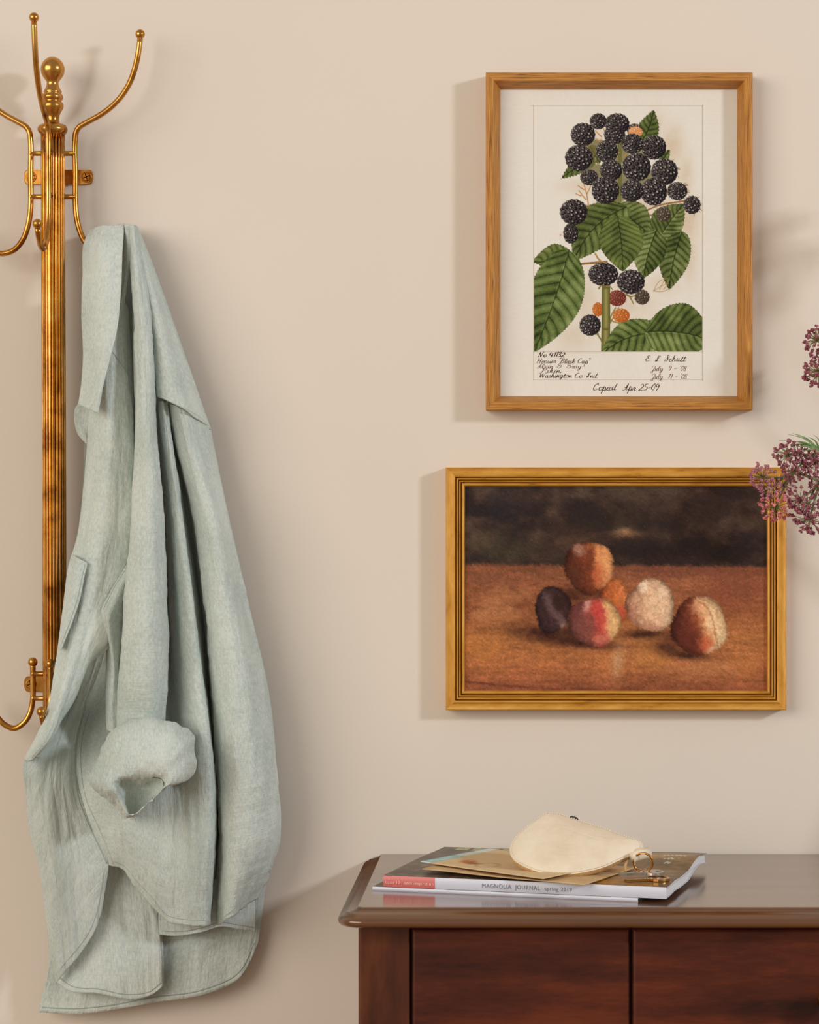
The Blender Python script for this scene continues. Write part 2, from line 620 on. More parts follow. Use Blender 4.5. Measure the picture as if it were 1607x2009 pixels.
def bracket(y0, y1):
    x0, x1 = 47.0, 183.0
    zt = 0.0035
    yc, hh = (y0 + y1) / 2, (y1 - y0) / 2
    ring = []
    for s, e in ((1, x1), (-1, x0)):
        for i in range(13):
            a = -math.pi / 2 + math.pi * i / 12
            ca, sa = math.cos(a), math.sin(a)
            px = e - s * hh * 0.62 + s * hh * 0.62 * (abs(ca) ** 0.7)
            ring.append((px, yc + s * sa * hh))
    n = len(ring)
    v = [P(px, py, zz) for zz in (0.0, zt - 0.0006) for px, py in ring]
    v += [P(115 + (px - 115) * 0.985, yc + (py - yc) * 0.94, zt) for px, py in ring]
    f = [(k * n + j, k * n + (j + 1) % n, (k + 1) * n + (j + 1) % n, (k + 1) * n + j) for k in range(2) for j in range(n)]
    f.append(tuple(2 * n + j for j in range(n)))
    br = mesh('wall_bracket', v, f, M['brass'], rack)
    b = MB()
    c0, c1 = P(92, yc, 0.002), P(133, yc, 0.002)
    b.box((c0.x, -ZP + 0.004, hz(yc) - hh * KP * 0.8), (c1.x, -0.002, hz(yc) + hh * KP * 0.8))
    b.build('standoff', M['brass'], br, False)
    for sx in (61, 170):
        c = P(sx, yc, zt)
        b = MB()
        b.lathe([(0.0057, 0.0), (0.0057, 0.0006), (0.0048, 0.0010), (0.0043, 0.0006)], (0, 0), 24)
        b.v = [(c.x + q[0], c.y - q[2], c.z + q[1]) for q in b.v]
        sc = b.build('screw_seat', M['brass'], br)
        # screw head: four raised quarters leave a real cross-shaped recess
        b = MB(); b.lathe([(0.0043, 0.0), (0.0042, 0.0006)], (0, 0), 20)
        for q4 in range(4):
            pts = [(0.0005, 0.0005)] + [(0.0005 + 0.0035 * math.cos(t), 0.0005 + 0.0035 * math.sin(t)) for t in np.linspace(0, math.pi / 2, 7)]
            ra = q4 * math.pi / 2 + 0.35
            rp = [(x * math.cos(ra) - y * math.sin(ra), x * math.sin(ra) + y * math.cos(ra)) for x, y in pts]
            n = len(rp)
            b.add([(x, y, 0.0003) for x, y in rp] + [(x * 0.93, y * 0.93, 0.0021) for x, y in rp],
                  [(i, (i + 1) % n, n + (i + 1) % n, n + i) for i in range(n)] + [tuple(range(n, 2 * n))])
        b.v = [(c.x + q[0], c.y - q[2], c.z + q[1]) for q in b.v]
        b.build('screw', M['brass'], br, False)


bracket(333, 362)
bracket(1327, 1357)


# ------------------------------------------------------------------ picture frames
def frame_rails(x0, y0, x1, y1, zf, prof, mats, mats_idx, parent):
    """rect in photo pixels at the front plane zf; prof [(inward m, height m)] outside to inside"""
    a, c = P(x0, y1, zf), P(x1, y0, zf)
    X0, X1, Z0, Z1 = a.x, c.x, a.z, c.z
    for side in range(4):
        v, uv, f = [], [], []
        n = len(prof)
        acc = 0
        nseg = 2
        for e in range(2):
            acc = 0
            for i, (d, h) in enumerate(prof):
                if i: acc += math.hypot(d - prof[i - 1][0], h - prof[i - 1][1])
                if side == 0: p = ((X0 + d) if e == 0 else (X1 - d), -h, Z1 - d)
                elif side == 1: p = (X1 - d, -h, (Z1 - d) if e == 0 else (Z0 + d))
                elif side == 2: p = ((X1 - d) if e == 0 else (X0 + d), -h, Z0 + d)
                else: p = (X0 + d, -h, (Z0 + d) if e == 0 else (Z1 - d))
                v.append(p)
                uv.append(((p[0] if side in (0, 2) else p[2]) + side * 3.7, acc + side * 0.9))
        f = [(i, i + 1, n + i + 1, n + i) for i in range(n - 1)]
        f += [(n - 1, 0, n, 2 * n - 1)]
        o = mesh('frame_rail', v, f, None, parent, mats=list(mats_idx) + [0], uv=uv)
        for mm in mats: o.data.materials.append(mm)
    return X0, X1, Z0, Z1


fr1 = empty('picture_frame', P(1215, 804, 0.0), 'honey oak box frame holding a blackberry botanical print', 'picture frame')
pz1 = 0.0085
frame_rails(953, 142, 1477, 804.5, 0.0255,
            [(0, 0.0), (0, 0.0245), (0.0006, 0.0252), (0.0014, 0.0255), (0.0086, 0.0255), (0.0090, 0.0251), (0.0146, 0.0115), (0.0152, 0.010), (0.0152, 0.004)],
            [M['oak']], [0] * 8, fr1)
fr2 = empty('picture_frame', P(1208, 1392, 0.0), 'stepped antique gold frame holding a dark still life of peaches', 'picture frame')
frame_rails(874.5, 917, 1543.5, 1393.5, 0.0215,
            [(0, 0.0), (0, 0.0195), (0.0008, 0.0205), (0.0014, 0.0202), (0.0035, 0.0196), (0.0062, 0.0198), (0.0086, 0.0212), (0.0100, 0.0206), (0.0102, 0.0125),
             (0.0111, 0.0125), (0.0113, 0.0190), (0.0122, 0.0196), (0.0131, 0.0188), (0.0133, 0.0115), (0.0139, 0.0115), (0.0141, 0.0176), (0.0148, 0.0181), (0.0155, 0.0174),
             (0.0157, 0.0100), (0.0167, 0.0100), (0.0169, 0.0158), (0.0180, 0.0164), (0.0192, 0.0158), (0.0198, 0.0148), (0.0202, 0.0120), (0.0202, 0.004)],
            [M['gold']], [0] * 25, fr2)

# ------------------------------------------------------------------ printed pictures, painted point by point in photo pixels
def over(img, col, a):
    a = np.clip(a, 0, 1)[..., None]
    img[:] = img * (1 - a) + np.asarray(col, float) * a if np.ndim(col) == 1 else img * (1 - a) + col * a


def blob(X, Y, cx, cy, rx, ry, soft=1.0, rot=0.0):
    c, s = math.cos(rot), math.sin(rot)
    u = ((X - cx) * c + (Y - cy) * s) / rx
    w = (-(X - cx) * s + (Y - cy) * c) / ry
    return np.exp(-(u * u + w * w) * soft)


def lerp3(t, stops):
    """stops [(t, rgb)] -> array"""
    ts = [q[0] for q in stops]
    return np.stack([np.interp(t, ts, [q[1][k] for q in stops]) for k in range(3)], -1)


def seg_dist(X, Y, pts):
    d = np.full(X.shape, 1e9); tt = np.zeros(X.shape)
    pts = np.asarray(pts, float)
    n = len(pts) - 1
    for i in range(n):
        ax_, ay = pts[i]; bx, by = pts[i + 1]
        L2 = (bx - ax_)**2 + (by - ay)**2 + 1e-9
        t = np.clip(((X - ax_) * (bx - ax_) + (Y - ay) * (by - ay)) / L2, 0, 1)
        q = np.hypot(X - ax_ - t * (bx - ax_), Y - ay - t * (by - ay))
        m = q < d
        d = np.where(m, q, d); tt = np.where(m, (i + t) / n, tt)
    return d, tt


PAPER = np.array([231, 225, 214.0])


def paint_botanical(X, Y):
    img = np.empty(X.shape + (3,)); img[:] = PAPER
    over(img, (226, 217, 202), 0.5 * fbm(X / 60, Y / 60, 3))
    # tan washes
    wash = np.zeros(X.shape)
    for cx, cy, rx, ry, a in ((1318, 285, 22, 40, .75), (1345, 345, 16, 45, .6), (1350, 430, 20, 40, .9), (1352, 500, 16, 60, .6), (1300, 560, 40, 22, .5),
                              (1235, 590, 55, 40, .55), (1150, 590, 22, 60, .55), (1125, 660, 40, 30, .5), (1140, 365, 40, 16, .5), (1170, 440, 30, 40, .45),
                              (1265, 400, 60, 40, .55), (1290, 250, 18, 30, .5), (1180, 265, 40, 30, .35), (1200, 650, 40, 30, .35)):
        wash = np.maximum(wash, a * blob(X, Y, cx, cy, rx, ry, 0.9))
    over(img, (205, 180, 150), wash * (0.55 + 0.5 * fbm(X / 14, Y / 14, 5)))

    def clipbox(a): return a * (X > 1047.5) * (X < 1378.5) * (Y < 690)

    def stem(pts, w0, w1, c0, c1=None):
        pts = spline(np.array(pts, float), 14)
        d, t = seg_dist(X, Y, pts)
        w = w0 + (w1 - w0) * t
        a = sstep(w + 0.6, w - 0.4, d)
        sh = np.clip(d / np.maximum(w, .3), 0, 1)
        c1 = c1 or c0
        col = lerp3(sh, [(0, c1), (1, c0)])
        over(img, col, clipbox(a))

    def leaf(base, tip, hw, bend=0.0, c_dark=(42, 52, 22), c_mid=(92, 102, 52), c_light=(152, 160, 106), wl=1.0, wr=1.0, nv=7, pos=0.38, ser=1.5, seed=1, lightside=0):
        base, tip = np.array(base, float), np.array(tip, float)
        d = tip - base; L = np.hypot(*d); e = d / L; n = np.array([-e[1], e[0]])
        u = ((X - base[0]) * e[0] + (Y - base[1]) * e[1]) / L
        w = (X - base[0]) * n[0] + (Y - base[1]) * n[1] - bend * L * (4 * u * (1 - u))
        uc = np.clip(u, -0.2, 1)
        # outline: round near the base, pointed at the tip
        p = pos
        prof = np.where(uc < p, np.sqrt(np.clip(1 - ((p - uc) / (p + 0.14))**2, 0, 1)), np.clip(1 - ((uc - p) / (1 - p))**1.7, 0, 1))
        half = hw * prof * np.where(w > 0, wl, wr)
        saw = (np.abs(((uc * L / 6.0) % 1) - 0.35)) * 2 * ser
        edge = half - saw - np.abs(w)
        a = sstep(-0.7, 0.7, edge) * (u > -0.14) * (u < 1)
        v = np.abs(w) / np.maximum(half, 1)
        ph = (uc - 0.42 * v * hw / L * (1.1) - 0.04 * v * v) * nv + seed * .37 + (w > 0) * 0.35
        fr = ph % 1
        vein = np.minimum(fr, 1 - fr)
        wn = fbm(X / 9, Y / 9, seed + 6)
        lum = 0.36 + 0.26 * (v - .35) + 0.34 * np.sin(np.pi * np.clip(fr + .12 * (wn - .5), 0, 1)) ** 1.5 - 0.12 * v + 0.26 * (fbm(X / 2.2, Y / 2.2, seed, 3) - .5) + 0.75 * (fbm(X / 22, Y / 22, seed + 4) - .5)
        lum = lum + 0.10 * np.sign(w) * np.cos(seed * 2.1) + lightside
        lum = lum - 0.34 * sstep(0.09, 0.0, vein) * (1.05 - .75 * v) * (.5 + wn)
        lum = lum - 0.38 * sstep(2.0, 0.2, np.abs(w)) * (uc < .96)
        lum = lum + 0.16 * sstep(1.0, 2.0, w) * sstep(3.6, 2.4, w) * (uc < .9)
        lum = np.where(edge < 1.6, lum - 0.20, lum)
        col = lerp3(np.clip(lum, 0, 1), [(0, c_dark), (0.5, c_mid), (1, c_light)])
        over(img, col, clipbox(a))

    def berry(cx, cy, rx, ry=None, kind='black', seed=0):
        ry = ry or rx
        rs = np.random.RandomState(seed + 11)
        cols = {'black': ((16, 11, 14), (46, 37, 40), (150, 140, 132), (236, 228, 214)),
                'dull': ((44, 32, 26), (88, 72, 60), (150, 136, 112), (226, 214, 190)),
                'red': ((86, 26, 22), (140, 60, 46), (176, 110, 88), (214, 170, 150)),
                'orange': ((164, 70, 22), (208, 118, 46), (228, 164, 96), (244, 206, 150)),
                'salmon': ((206, 128, 78), (232, 168, 112), (244, 206, 160), (250, 230, 200))}[kind]
        q = np.hypot((X - cx) / rx, (Y - cy) / ry)
        m = q < 1.15
        if not m.any(): return
        xs, ys = X[m], Y[m]
        sub = img[m]
        inside = np.hypot((xs - cx) / rx, (ys - cy) / ry)
        a0 = sstep(1.0, 0.93, inside)[:, None]
        sub = sub * (1 - a0 * .95) + np.array(cols[0], float) * a0 * .95
        # drupelets on a dome
        dr = 0.195 if rx > 18 else (0.24 if rx > 14 else 0.28)
        pts = [(0, 0)]
        rr = 0.0
        k = 1
        while True:
            ang = k * dr * 1.72
            if ang > 1.5: break
            rr = math.sin(ang)
            cnt = max(5, int(2 * math.pi * rr / (dr * 1.9)))
            off = rs.rand() * 6.28
            for i in range(cnt):
                t = off + 6.283 * i / cnt + rs.uniform(-.07, .07)
                pts.append((rr * math.cos(t), rr * math.sin(t)))
            k += 1
        ox, oy = rs.uniform(-.12, .12), rs.uniform(-.12, .12)
        for px, py in pts[::-1]:
            r0 = math.hypot(px, py)
            dx, dy = px * 0.9 + ox * (1 - r0), py * 0.9 + oy * (1 - r0)
            rr_ = dr * (0.72 + 0.28 * math.sqrt(max(0, 1 - r0 * r0)))
            ux, uy = (xs - cx - dx * rx) / (rx * rr_), (ys - cy - dy * ry) / (ry * rr_)
            q = np.hypot(ux, uy)
            ring = np.exp(-((q - 0.98) / 0.13)**2)[:, None] * (0.52 - 0.45 * max(0, dx * .7 + dy * .4 + .15) * 1.3) * (1 if kind != 'salmon' else .6)
            body = sstep(0.92, 0.75, q)[:, None]
            glow = (np.exp(-((ux + .15)**2 + (uy - .2)**2) * 1.6) * 0.6)[:, None]
            c = np.array(cols[0], float) * (1 - glow) + np.array(cols[1], float) * glow
            sub = sub * (1 - body) + c * body
            sub = sub * (1 - np.clip(ring, 0, 1)) + np.array(cols[2], float) * np.clip(ring, 0, 1)
            hi = np.exp(-((ux + .25)**2 + (uy + .22)**2) * 9.0)[:, None] * (0.9 if rs.rand() > .45 else .3)
            sub = sub * (1 - hi) + np.array(cols[3], float) * hi
        sub_q = np.hypot((xs - cx) / rx, (ys - cy) / ry)
        keep = sstep(1.08, 1.0, sub_q)[:, None]
        img[m] = img[m] * (1 - keep) + sub * keep

    BR, BR2 = (116, 78, 40), (170, 124, 70)
    G1, G2 = (78, 78, 34), (140, 138, 78)
    # back leaves, then stems, then berries
    leaf((1256, 282), (1283, 214), 23, 0.06, nv=7, seed=2, ser=2.0)
    leaf((1298, 318), (1315, 292), 9, nv=4, seed=3)
    leaf((1160, 318), (1100, 352), 15, 0.06, nv=6, seed=4, ser=2.0, c_light=(120, 134, 70))
    leaf((1160, 290), (1178, 322), 14, nv=4, seed=5, c_mid=(96, 92, 48))
    for cx, cy, rx, ry in ((1170, 290, 26, 20), (1215, 300, 24, 26), (1222, 352, 22, 22), (1265, 350, 26, 20), (1262, 300, 16, 20), (1170, 340, 22, 22), (1212, 385, 20, 14)):
        over(img, (110, 100, 58), .75 * sstep(.3, .6, blob(X, Y, cx, cy, rx, ry) * (.5 + fbm(X / 6, Y / 6, 33))))
    stem([(1216, 262), (1217, 330), (1216, 380), (1213, 418)], 2.4, 2.6, G1, G2)
    stem([(1208, 392), (1204, 418)], 1.5, 1.5, G1, G2)
    stem([(1262, 416), (1290, 404), (1345, 394)], 1.3, 1.6, BR, BR2)
    stem([(1260, 424), (1292, 420)], 1.0, 1.0, BR, BR2)
    for p in (((1155, 405), (1152, 385), (1146, 362)), ((1150, 392), (1136, 374)), ((1152, 380), (1160, 362)), ((1140, 384), (1130, 380)), ((1146, 372), (1134, 364)),
              ((1180, 268), (1168, 256)), ((1190, 262), (1182, 248)), ((1170, 274), (1186, 282)), ((1206, 292), (1216, 300)), ((1230, 300), (1222, 310))):
        stem(p if len(p) > 2 else (p[0], ((p[0][0] + p[1][0]) / 2, (p[0][1] + p[1][1]) / 2 + .5), p[1]), 1.0, 0.7, (168, 108, 52), (208, 156, 96))
    leaf((1296, 462), (1343, 399), 37, -0.02, nv=8, seed=6, wl=.8)
    leaf((1213, 414), (1278, 466), 34, -0.05, nv=8, seed=7, wr=1.1)
    leaf((1334, 468), (1313, 570), 31, 0.03, nv=8, seed=8, c_dark=(34, 46, 18))
    # unfinished pencil leaf
    for p in (((1282, 571), (1294, 552), (1310, 546)), ((1282, 571), (1300, 572), (1313, 567)), ((1284, 570), (1300, 560), (1312, 556)), ((1294, 568), (1300, 556), (1304, 550)), ((1302, 568), (1308, 560), (1311, 552))):
        stem(p, 0.5, 0.4, (176, 140, 92))
    leaf((1284, 462), (1262, 548), 33, 0.03, nv=8, seed=9, c_dark=(36, 48, 18))
    leaf((1212, 414), (1126, 514), 44, 0.10, nv=8, seed=10, c_light=(142, 152, 92))
    leaf((1214, 437), (1222, 534), 44, -0.02, nv=9, seed=11, c_light=(128, 140, 72))
    stem([(1120, 520), (1150, 517), (1190, 514)], 1.8, 2.2, BR, BR2)
    stem([(1168, 498), (1176, 510), (1194, 518)], 1.5, 1.5, (140, 110, 50), (190, 160, 90))
    leaf((1122, 522), (1043, 514), 38, 0.04, nv=6, seed=12, wl=1.0, wr=.35, pos=.45, c_light=(140, 150, 88))
    leaf((1110, 517), (1046, 694), 54, -0.02, nv=9, seed=13, wl=1.0, wr=1.0, pos=.36, c_light=(150, 160, 104), c_mid=(92, 108, 54), lightside=.0)
    stem([(1189, 556), (1189, 620), (1188, 692)], 8.0, 8.6, (92, 88, 40), (156, 148, 88))
    stem([(1196, 628), (1215, 634), (1240, 634)], 1.5, 1.2, (140, 120, 60), (186, 164, 100))
    for p in (((1208, 604), (1200, 618), (1196, 630)), ((1214, 604), (1204, 622), (1197, 634)), ((1168, 652), (1178, 664), (1182, 676)), ((1172, 650), (1176, 662), (1180, 668))):
        stem(p, 1.2, 1.0, (104, 100, 44), (150, 144, 80))
    leaf((1300, 655), (1176, 700), 46, 0.12, nv=8, seed=14, wl=.75, wr=.9, c_light=(158, 166, 108), c_mid=(100, 114, 58), pos=.45)
    leaf((1284, 650), (1402, 672), 56, -0.06, nv=8, seed=15, wl=.9, wr=1.05, c_light=(146, 156, 96), c_mid=(88, 102, 50), pos=.42)
    B = [(1245, 256, 14, 13, 'dull'), (1247, 259, 13, 10, 'salmon'), (1174, 238, 16, 15), (1206, 264, 20, 18), (1211, 243, 23, 20), (1144, 264, 23, 22), (1136, 310, 26, 25),
         (1191, 297, 21, 21), (1283, 289, 23, 23), (1241, 282, 21, 19), (1199, 334, 21, 20), (1304, 337, 25, 25), (1249, 328, 27, 27), (1156, 348, 17, 15),
         (1283, 376, 25, 26), (1240, 374, 22, 21), (1188, 373, 26, 26), (1329, 375, 19, 17), (1358, 402, 16, 17), (1302, 420, 14, 14, 'dull'),
         (1120, 458, 14, 19), (1126, 416, 26, 24), (1173, 607, 10, 13, 'orange'), (1211, 585, 17, 15, 'red'), (1219, 619, 16, 13, 'orange'),
         (1238, 553, 26, 23), (1184, 538, 28, 22), (1260, 583, 14, 14, 'dull'), (1158, 638, 20, 20)]
    for i, q in enumerate(B):
        berry(q[0], q[1], q[2] * 1.06, q[3] * 1.06, q[4] if len(q) > 4 else 'black', i)
    stem([(1189, 570), (1189, 600), (1189, 640)], 7.6, 8.0, (92, 88, 40), (156, 148, 88))
    for p in (((1175, 566), (1180, 560), (1186, 560)), ((1190, 562), (1196, 562), (1202, 568)), ((1228, 578), (1238, 582), (1246, 580)), ((1236, 582), (1240, 590), (1243, 596))):
        stem(p, 1.6, .8, (110, 96, 44), (160, 140, 80))
    # hairs around the berries near the edge
    for i in range(46):
        t = random.Random(i).uniform(-1.2, 1.4); c = random.Random(i + 99).choice([(1358, 402, 17), (1329, 375, 19), (1304, 337, 26), (1126, 416, 25), (1136, 310, 26)])
        p0 = (c[0] + c[2] * math.cos(t), c[1] + c[2] * math.sin(t)); p1 = (c[0] + (c[2] + 5) * math.cos(t + .1), c[1] + (c[2] + 5) * math.sin(t + .1))
        stem((p0, ((p0[0] + p1[0]) / 2, (p0[1] + p1[1]) / 2), p1), .3, .2, (120, 90, 60))
    over(img, (206, 160, 120), blob(X, Y, 1100, 461, 2.2, 2.2))
    img *= (0.985 + 0.03 * fbm(X / 1.6, Y / 1.6, 8, 2))[..., None]
    return img


def paint_peaches(X, Y):
    n1 = fbm(X / 46, Y / 30, 1); n2 = fbm(X / 9, Y / 7, 2); n3 = fbm(X / 2.2, Y / 2.2, 3, 3); st = fbm(X / 34, Y / 4.5, 4)
    img = np.empty(X.shape + (3,)); img[:] = (66, 50, 44)
    over(img, (92, 74, 62), 0.8 * sstep(.45, .75, n1)); over(img, (46, 38, 38), 0.8 * sstep(.55, .3, n1))
    for cx, cy, rx, ry, c, a in ((985, 990, 34, 34, (46, 42, 46), .8), (960, 1062, 34, 30, (92, 78, 60), .6), (1010, 1080, 50, 24, (72, 66, 48), .6), (1240, 1020, 110, 40, (52, 42, 36), .6),
                                 (1030, 975, 60, 20, (88, 68, 58), .4), (1400, 990, 90, 40, (82, 62, 56), .5), (1230, 1048, 34, 8, (142, 104, 76), .75), (1224, 1042, 14, 6, (176, 134, 96), .7),
                                 (1330, 1085, 170, 26, (44, 34, 32), .85), (1130, 1062, 50, 30, (92, 66, 52), .5), (1080, 1090, 50, 22, (80, 62, 50), .6)):
        over(img, c, a * blob(X, Y, cx, cy, rx, ry) * (.7 + .6 * n2))
    # table
    hor = 1106 + 6 * (X - 912) / 593 + 3 * (fbm(X / 22, Y / 50, 6) - .5)
    tab = sstep(-4, 5, Y - hor + 3 * (n2 - .5))
    tcol = lerp3((Y - 1106) / 252, [(0, (124, 76, 54)), (.12, (148, 92, 64)), (.35, (146, 88, 58)), (.6, (178, 114, 68)), (.8, (172, 106, 66)), (1, (136, 80, 56))])
    tcol = tcol * (1 + .30 * (st - .5) + .22 * (n1 - .5) + .2 * (n3 - .5))[..., None]
    over(img, tcol, tab)
    wxt = (fbm(X / 30, Y / 12, 71) - .5) * 60; wyt = (fbm(X / 20, Y / 9, 73) - .5) * 30
    for cx, cy, rx, ry, c, a in ((1465, 1079, 36, 17, (142, 92, 74), .8), (1490, 1078, 22, 14, (150, 98, 78), .8), (1440, 1150, 80, 40, (134, 76, 56), .5), (975, 1195, 50, 34, (184, 124, 82), .6),
                                 (1000, 1165, 60, 14, (170, 112, 74), .5), (950, 1270, 46, 30, (190, 122, 68), .5), (1280, 1285, 46, 36, (188, 124, 70), .6), (1380, 1310, 70, 24, (186, 124, 82), .5),
                                 (1465, 1310, 24, 30, (178, 112, 68), .6), (940, 1135, 70, 16, (128, 80, 58), .5), (1330, 1120, 120, 12, (120, 72, 56), .5)):
        over(img, c, min(1, a * 1.15) * tab * sstep(.15, .8, blob(X + wxt, Y + wyt, cx, cy, rx, ry)) * (.6 + .8 * st))
    # dark smears
    for cx, cy, rx, ry, c, a, r in ((1068, 1243, 62, 17, (58, 34, 28), .95, .10), (1150, 1262, 70, 11, (56, 32, 28), .95, .06), (1262, 1244, 44, 9, (54, 32, 28), .9, 0), (1308, 1270, 36, 12, (66, 38, 32), .85, .1),
                                 (1352, 1286, 46, 8, (54, 32, 28), .9, .06), (1325, 1250, 26, 18, (80, 46, 36), .7, 0)):
        over(img, c, a * blob(X, Y, cx, cy, rx, ry, 1.0, r) * (.7 + .5 * n2))
    d, t = seg_dist(X, Y, [(916, 1338), (1000, 1347), (1080, 1350), (1190, 1354)])
    over(img, (84, 44, 44), .7 * sstep(5, 1, d + 3 * n2) * (1 - t * .7))
    over(img, (200, 156, 116), .75 * blob(X, Y, 1212, 1298, 13, 34, 1.2, .12) * (.5 + .9 * n3))

    wx = (fbm(X / 13, Y / 10, 51) - .5) * 26 + (fbm(X / 5, Y / 5, 53, 2) - .5) * 9
    wy = (fbm(X / 13, Y / 10, 57) - .5) * 26 + (fbm(X / 5, Y / 5, 59, 2) - .5) * 9

    def fruit(cx, cy, rx, ry, tones, rot=0., kx=1., ky=.25, strokes=(), lump=0.04, seed=0):
        ang = np.arctan2(Y - cy, X - cx)
        w = 1 + lump * np.sin(3 * ang + seed) + lump * .6 * np.sin(5 * ang + seed * 2) + .03 * (n2 - .5)
        u, v = (X - cx) / rx, (Y - cy) / ry
        q = np.hypot(u, v) / w
        a = sstep(1.04, .95, q + .05 * (n3 - .5))
        s = np.clip(.5 + .5 * ((u + wx / rx * .45) * kx - (v + wy / ry * .45) * ky) / math.hypot(kx, ky) + .06 * (n3 - .5), 0, 1)
        col = lerp3(s, tones)
        col = col * (1 - .40 * np.clip(q, 0, 1)[..., None] ** 7)
        col = col * (1 + .34 * (fbm(X / 3.2 + Y / 11, Y / 7 - X / 16, 61 + seed, 3) - .5))[..., None]
        for sx, sy, srx, sry, c, al, r in strokes:
            b_ = (sstep(.06, .85, blob(X + wx * .35, Y + wy * .35, sx, sy, srx, sry, 1, r)) * al * (.75 + .4 * n2))[..., None]
            col = col * (1 - np.clip(b_, 0, 1)) + np.array(c, float) * np.clip(b_, 0, 1)
        over(img, col, a)
    for cx, cy, rx, ry in ((1122, 1166, 34, 16), (1190, 1166, 26, 12), (1140, 1240, 40, 18)):
        over(img, (62, 36, 30), .85 * blob(X, Y, cx, cy, rx, ry) * (.7 + .5 * n2))
    fruit(1208, 1180, 30, 46, [(0, (150, 74, 44)), (.5, (200, 112, 62)), (1, (212, 128, 78))], strokes=((1214, 1205, 18, 18, (184, 74, 62), .7, 0),), seed=1)
    fruit(1085, 1196, 36, 46, [(0, (60, 42, 42)), (.6, (78, 54, 52)), (1, (60, 38, 36))],
          strokes=((1076, 1184, 8, 28, (128, 100, 102), .5, -.35), (1100, 1216, 9, 24, (140, 110, 108), .5, -.7), (1094, 1182, 10, 22, (56, 36, 34), .8, -.3), (1108, 1232, 8, 10, (176, 138, 124), .6, 0)), seed=2)
    fruit(1156, 1113, 49, 52, [(0, (78, 42, 32)), (.32, (108, 56, 40)), (.52, (134, 70, 46)), (.68, (210, 130, 82)), (.88, (234, 168, 112)), (1, (212, 142, 92))],
          strokes=((1136, 1078, 14, 13, (190, 146, 126), .7, .4), (1158, 1100, 8, 34, (110, 58, 40), .75, .12), (1186, 1095, 14, 30, (222, 150, 96), .6, 0), (1186, 1140, 20, 16, (214, 140, 92), .6, 0),
                   (1172, 1130, 10, 22, (188, 92, 60), .6, 0), (1125, 1125, 18, 28, (96, 54, 40), .7, 0)), seed=3)
    fruit(1166, 1221, 53, 49, [(0, (108, 66, 58)), (.3, (132, 78, 68)), (.5, (168, 80, 66)), (.66, (204, 106, 84)), (.82, (228, 172, 118)), (1, (222, 172, 116))],
          strokes=((1152, 1188, 9, 14, (220, 166, 154), .75, .3), (1172, 1196, 14, 18, (196, 70, 66), .75, .2), (1180, 1218, 12, 26, (190, 68, 60), .6, 0), (1150, 1226, 22, 24, (132, 76, 68), .6, 0),
                   (1178, 1256, 16, 12, (206, 120, 98), .7, 0), (1202, 1230, 12, 28, (236, 190, 130), .6, 0), (1132, 1200, 10, 26, (110, 60, 60), .6, .2)), seed=4)
    fruit(1277, 1188, 48, 52, [(0, (168, 112, 86)), (.25, (206, 156, 122)), (.55, (224, 178, 142)), (.8, (230, 190, 152)), (1, (204, 158, 126))],
          strokes=((1262, 1150, 12, 12, (242, 214, 186), .8, .3), (1300, 1160, 14, 12, (240, 206, 174), .6, .4), (1275, 1232, 26, 8, (190, 132, 106), .7, 0), (1242, 1212, 8, 22, (190, 132, 108), .6, 0),
                   (1290, 1152, 6, 10, (196, 146, 116), .6, .5), (1285, 1190, 24, 20, (232, 192, 154), .5, 0)), lump=.05, seed=5)
    fruit(1372, 1228, 55, 58, [(0, (84, 44, 34)), (.3, (108, 56, 42)), (.46, (152, 82, 54)), (.62, (222, 158, 112)), (.82, (232, 188, 142)), (1, (222, 174, 126))],
          strokes=((1352, 1250, 24, 26, (104, 52, 40), .75, 0), (1386, 1264, 13, 18, (196, 96, 66), .75, .2), (1370, 1192, 16, 14, (228, 170, 130), .6, .4), (1392, 1222, 9, 16, (246, 210, 160), .7, 0),
                   (1415, 1236, 9, 36, (234, 196, 148), .6, 0), (1398, 1276, 16, 8, (238, 190, 152), .7, 0)), seed=6)
    d, t = seg_dist(X, Y, spline([(1362, 1176), (1384, 1188), (1398, 1214), (1404, 1244), (1408, 1270), (1404, 1282)], 20))
    over(img, (150, 100, 66), .65 * sstep(3.6, .4, d + 2.2 * n2))
    d2, _ = seg_dist(X, Y, spline([(1366, 1174), (1389, 1186), (1403, 1214), (1409, 1244), (1412, 1268)], 20))
    over(img, (240, 204, 160), .6 * sstep(3.4, .8, d2 + 1.6 * n2))
    over(img, (70, 40, 34), .5 * sstep(.8, .9, n3) * tab)
    img = np.clip((img - 100) * 1.10 + 104, 14, 255)
    img *= (.93 + .14 * n3)[..., None]
    img *= (.95 + .05 * np.sin(X * 2.1) * np.sin(Y * 2.1))[..., None]
    over(img, (206, 170, 140), .5 * (vnoise(X / 1.3, Y / 1.3, 40) > .985))
    return img


def print_mesh(name, xs, ys, z, paint, mat, parent):
    X, Y = np.meshgrid(xs, ys, indexing='ij')
    img = np.clip(paint(X, Y), 0, 255)
    G = Parr(np.stack([X, Y, np.full(X.shape, z)], -1))
    return grid_mesh(name, G, mat, parent, smooth=False, colors=lin(img))


xs = np.concatenate([np.linspace(976, 1040, 8)[:-1], np.arange(1040, 1388, 0.8), np.linspace(1388, 1454, 8)])
ys = np.concatenate([np.linspace(164, 206, 6)[:-1], np.arange(206, 696, 0.8), np.linspace(697, 784, 10)])
art1 = print_mesh('botanical_print', xs, ys, pz1, paint_botanical, M['paper_print'], fr1)
art1['label'] = 'white paper print of black raspberries on green leafy stems'
xs = np.arange(909, 1509, 1.05)
ys = np.arange(950, 1362, 1.05)


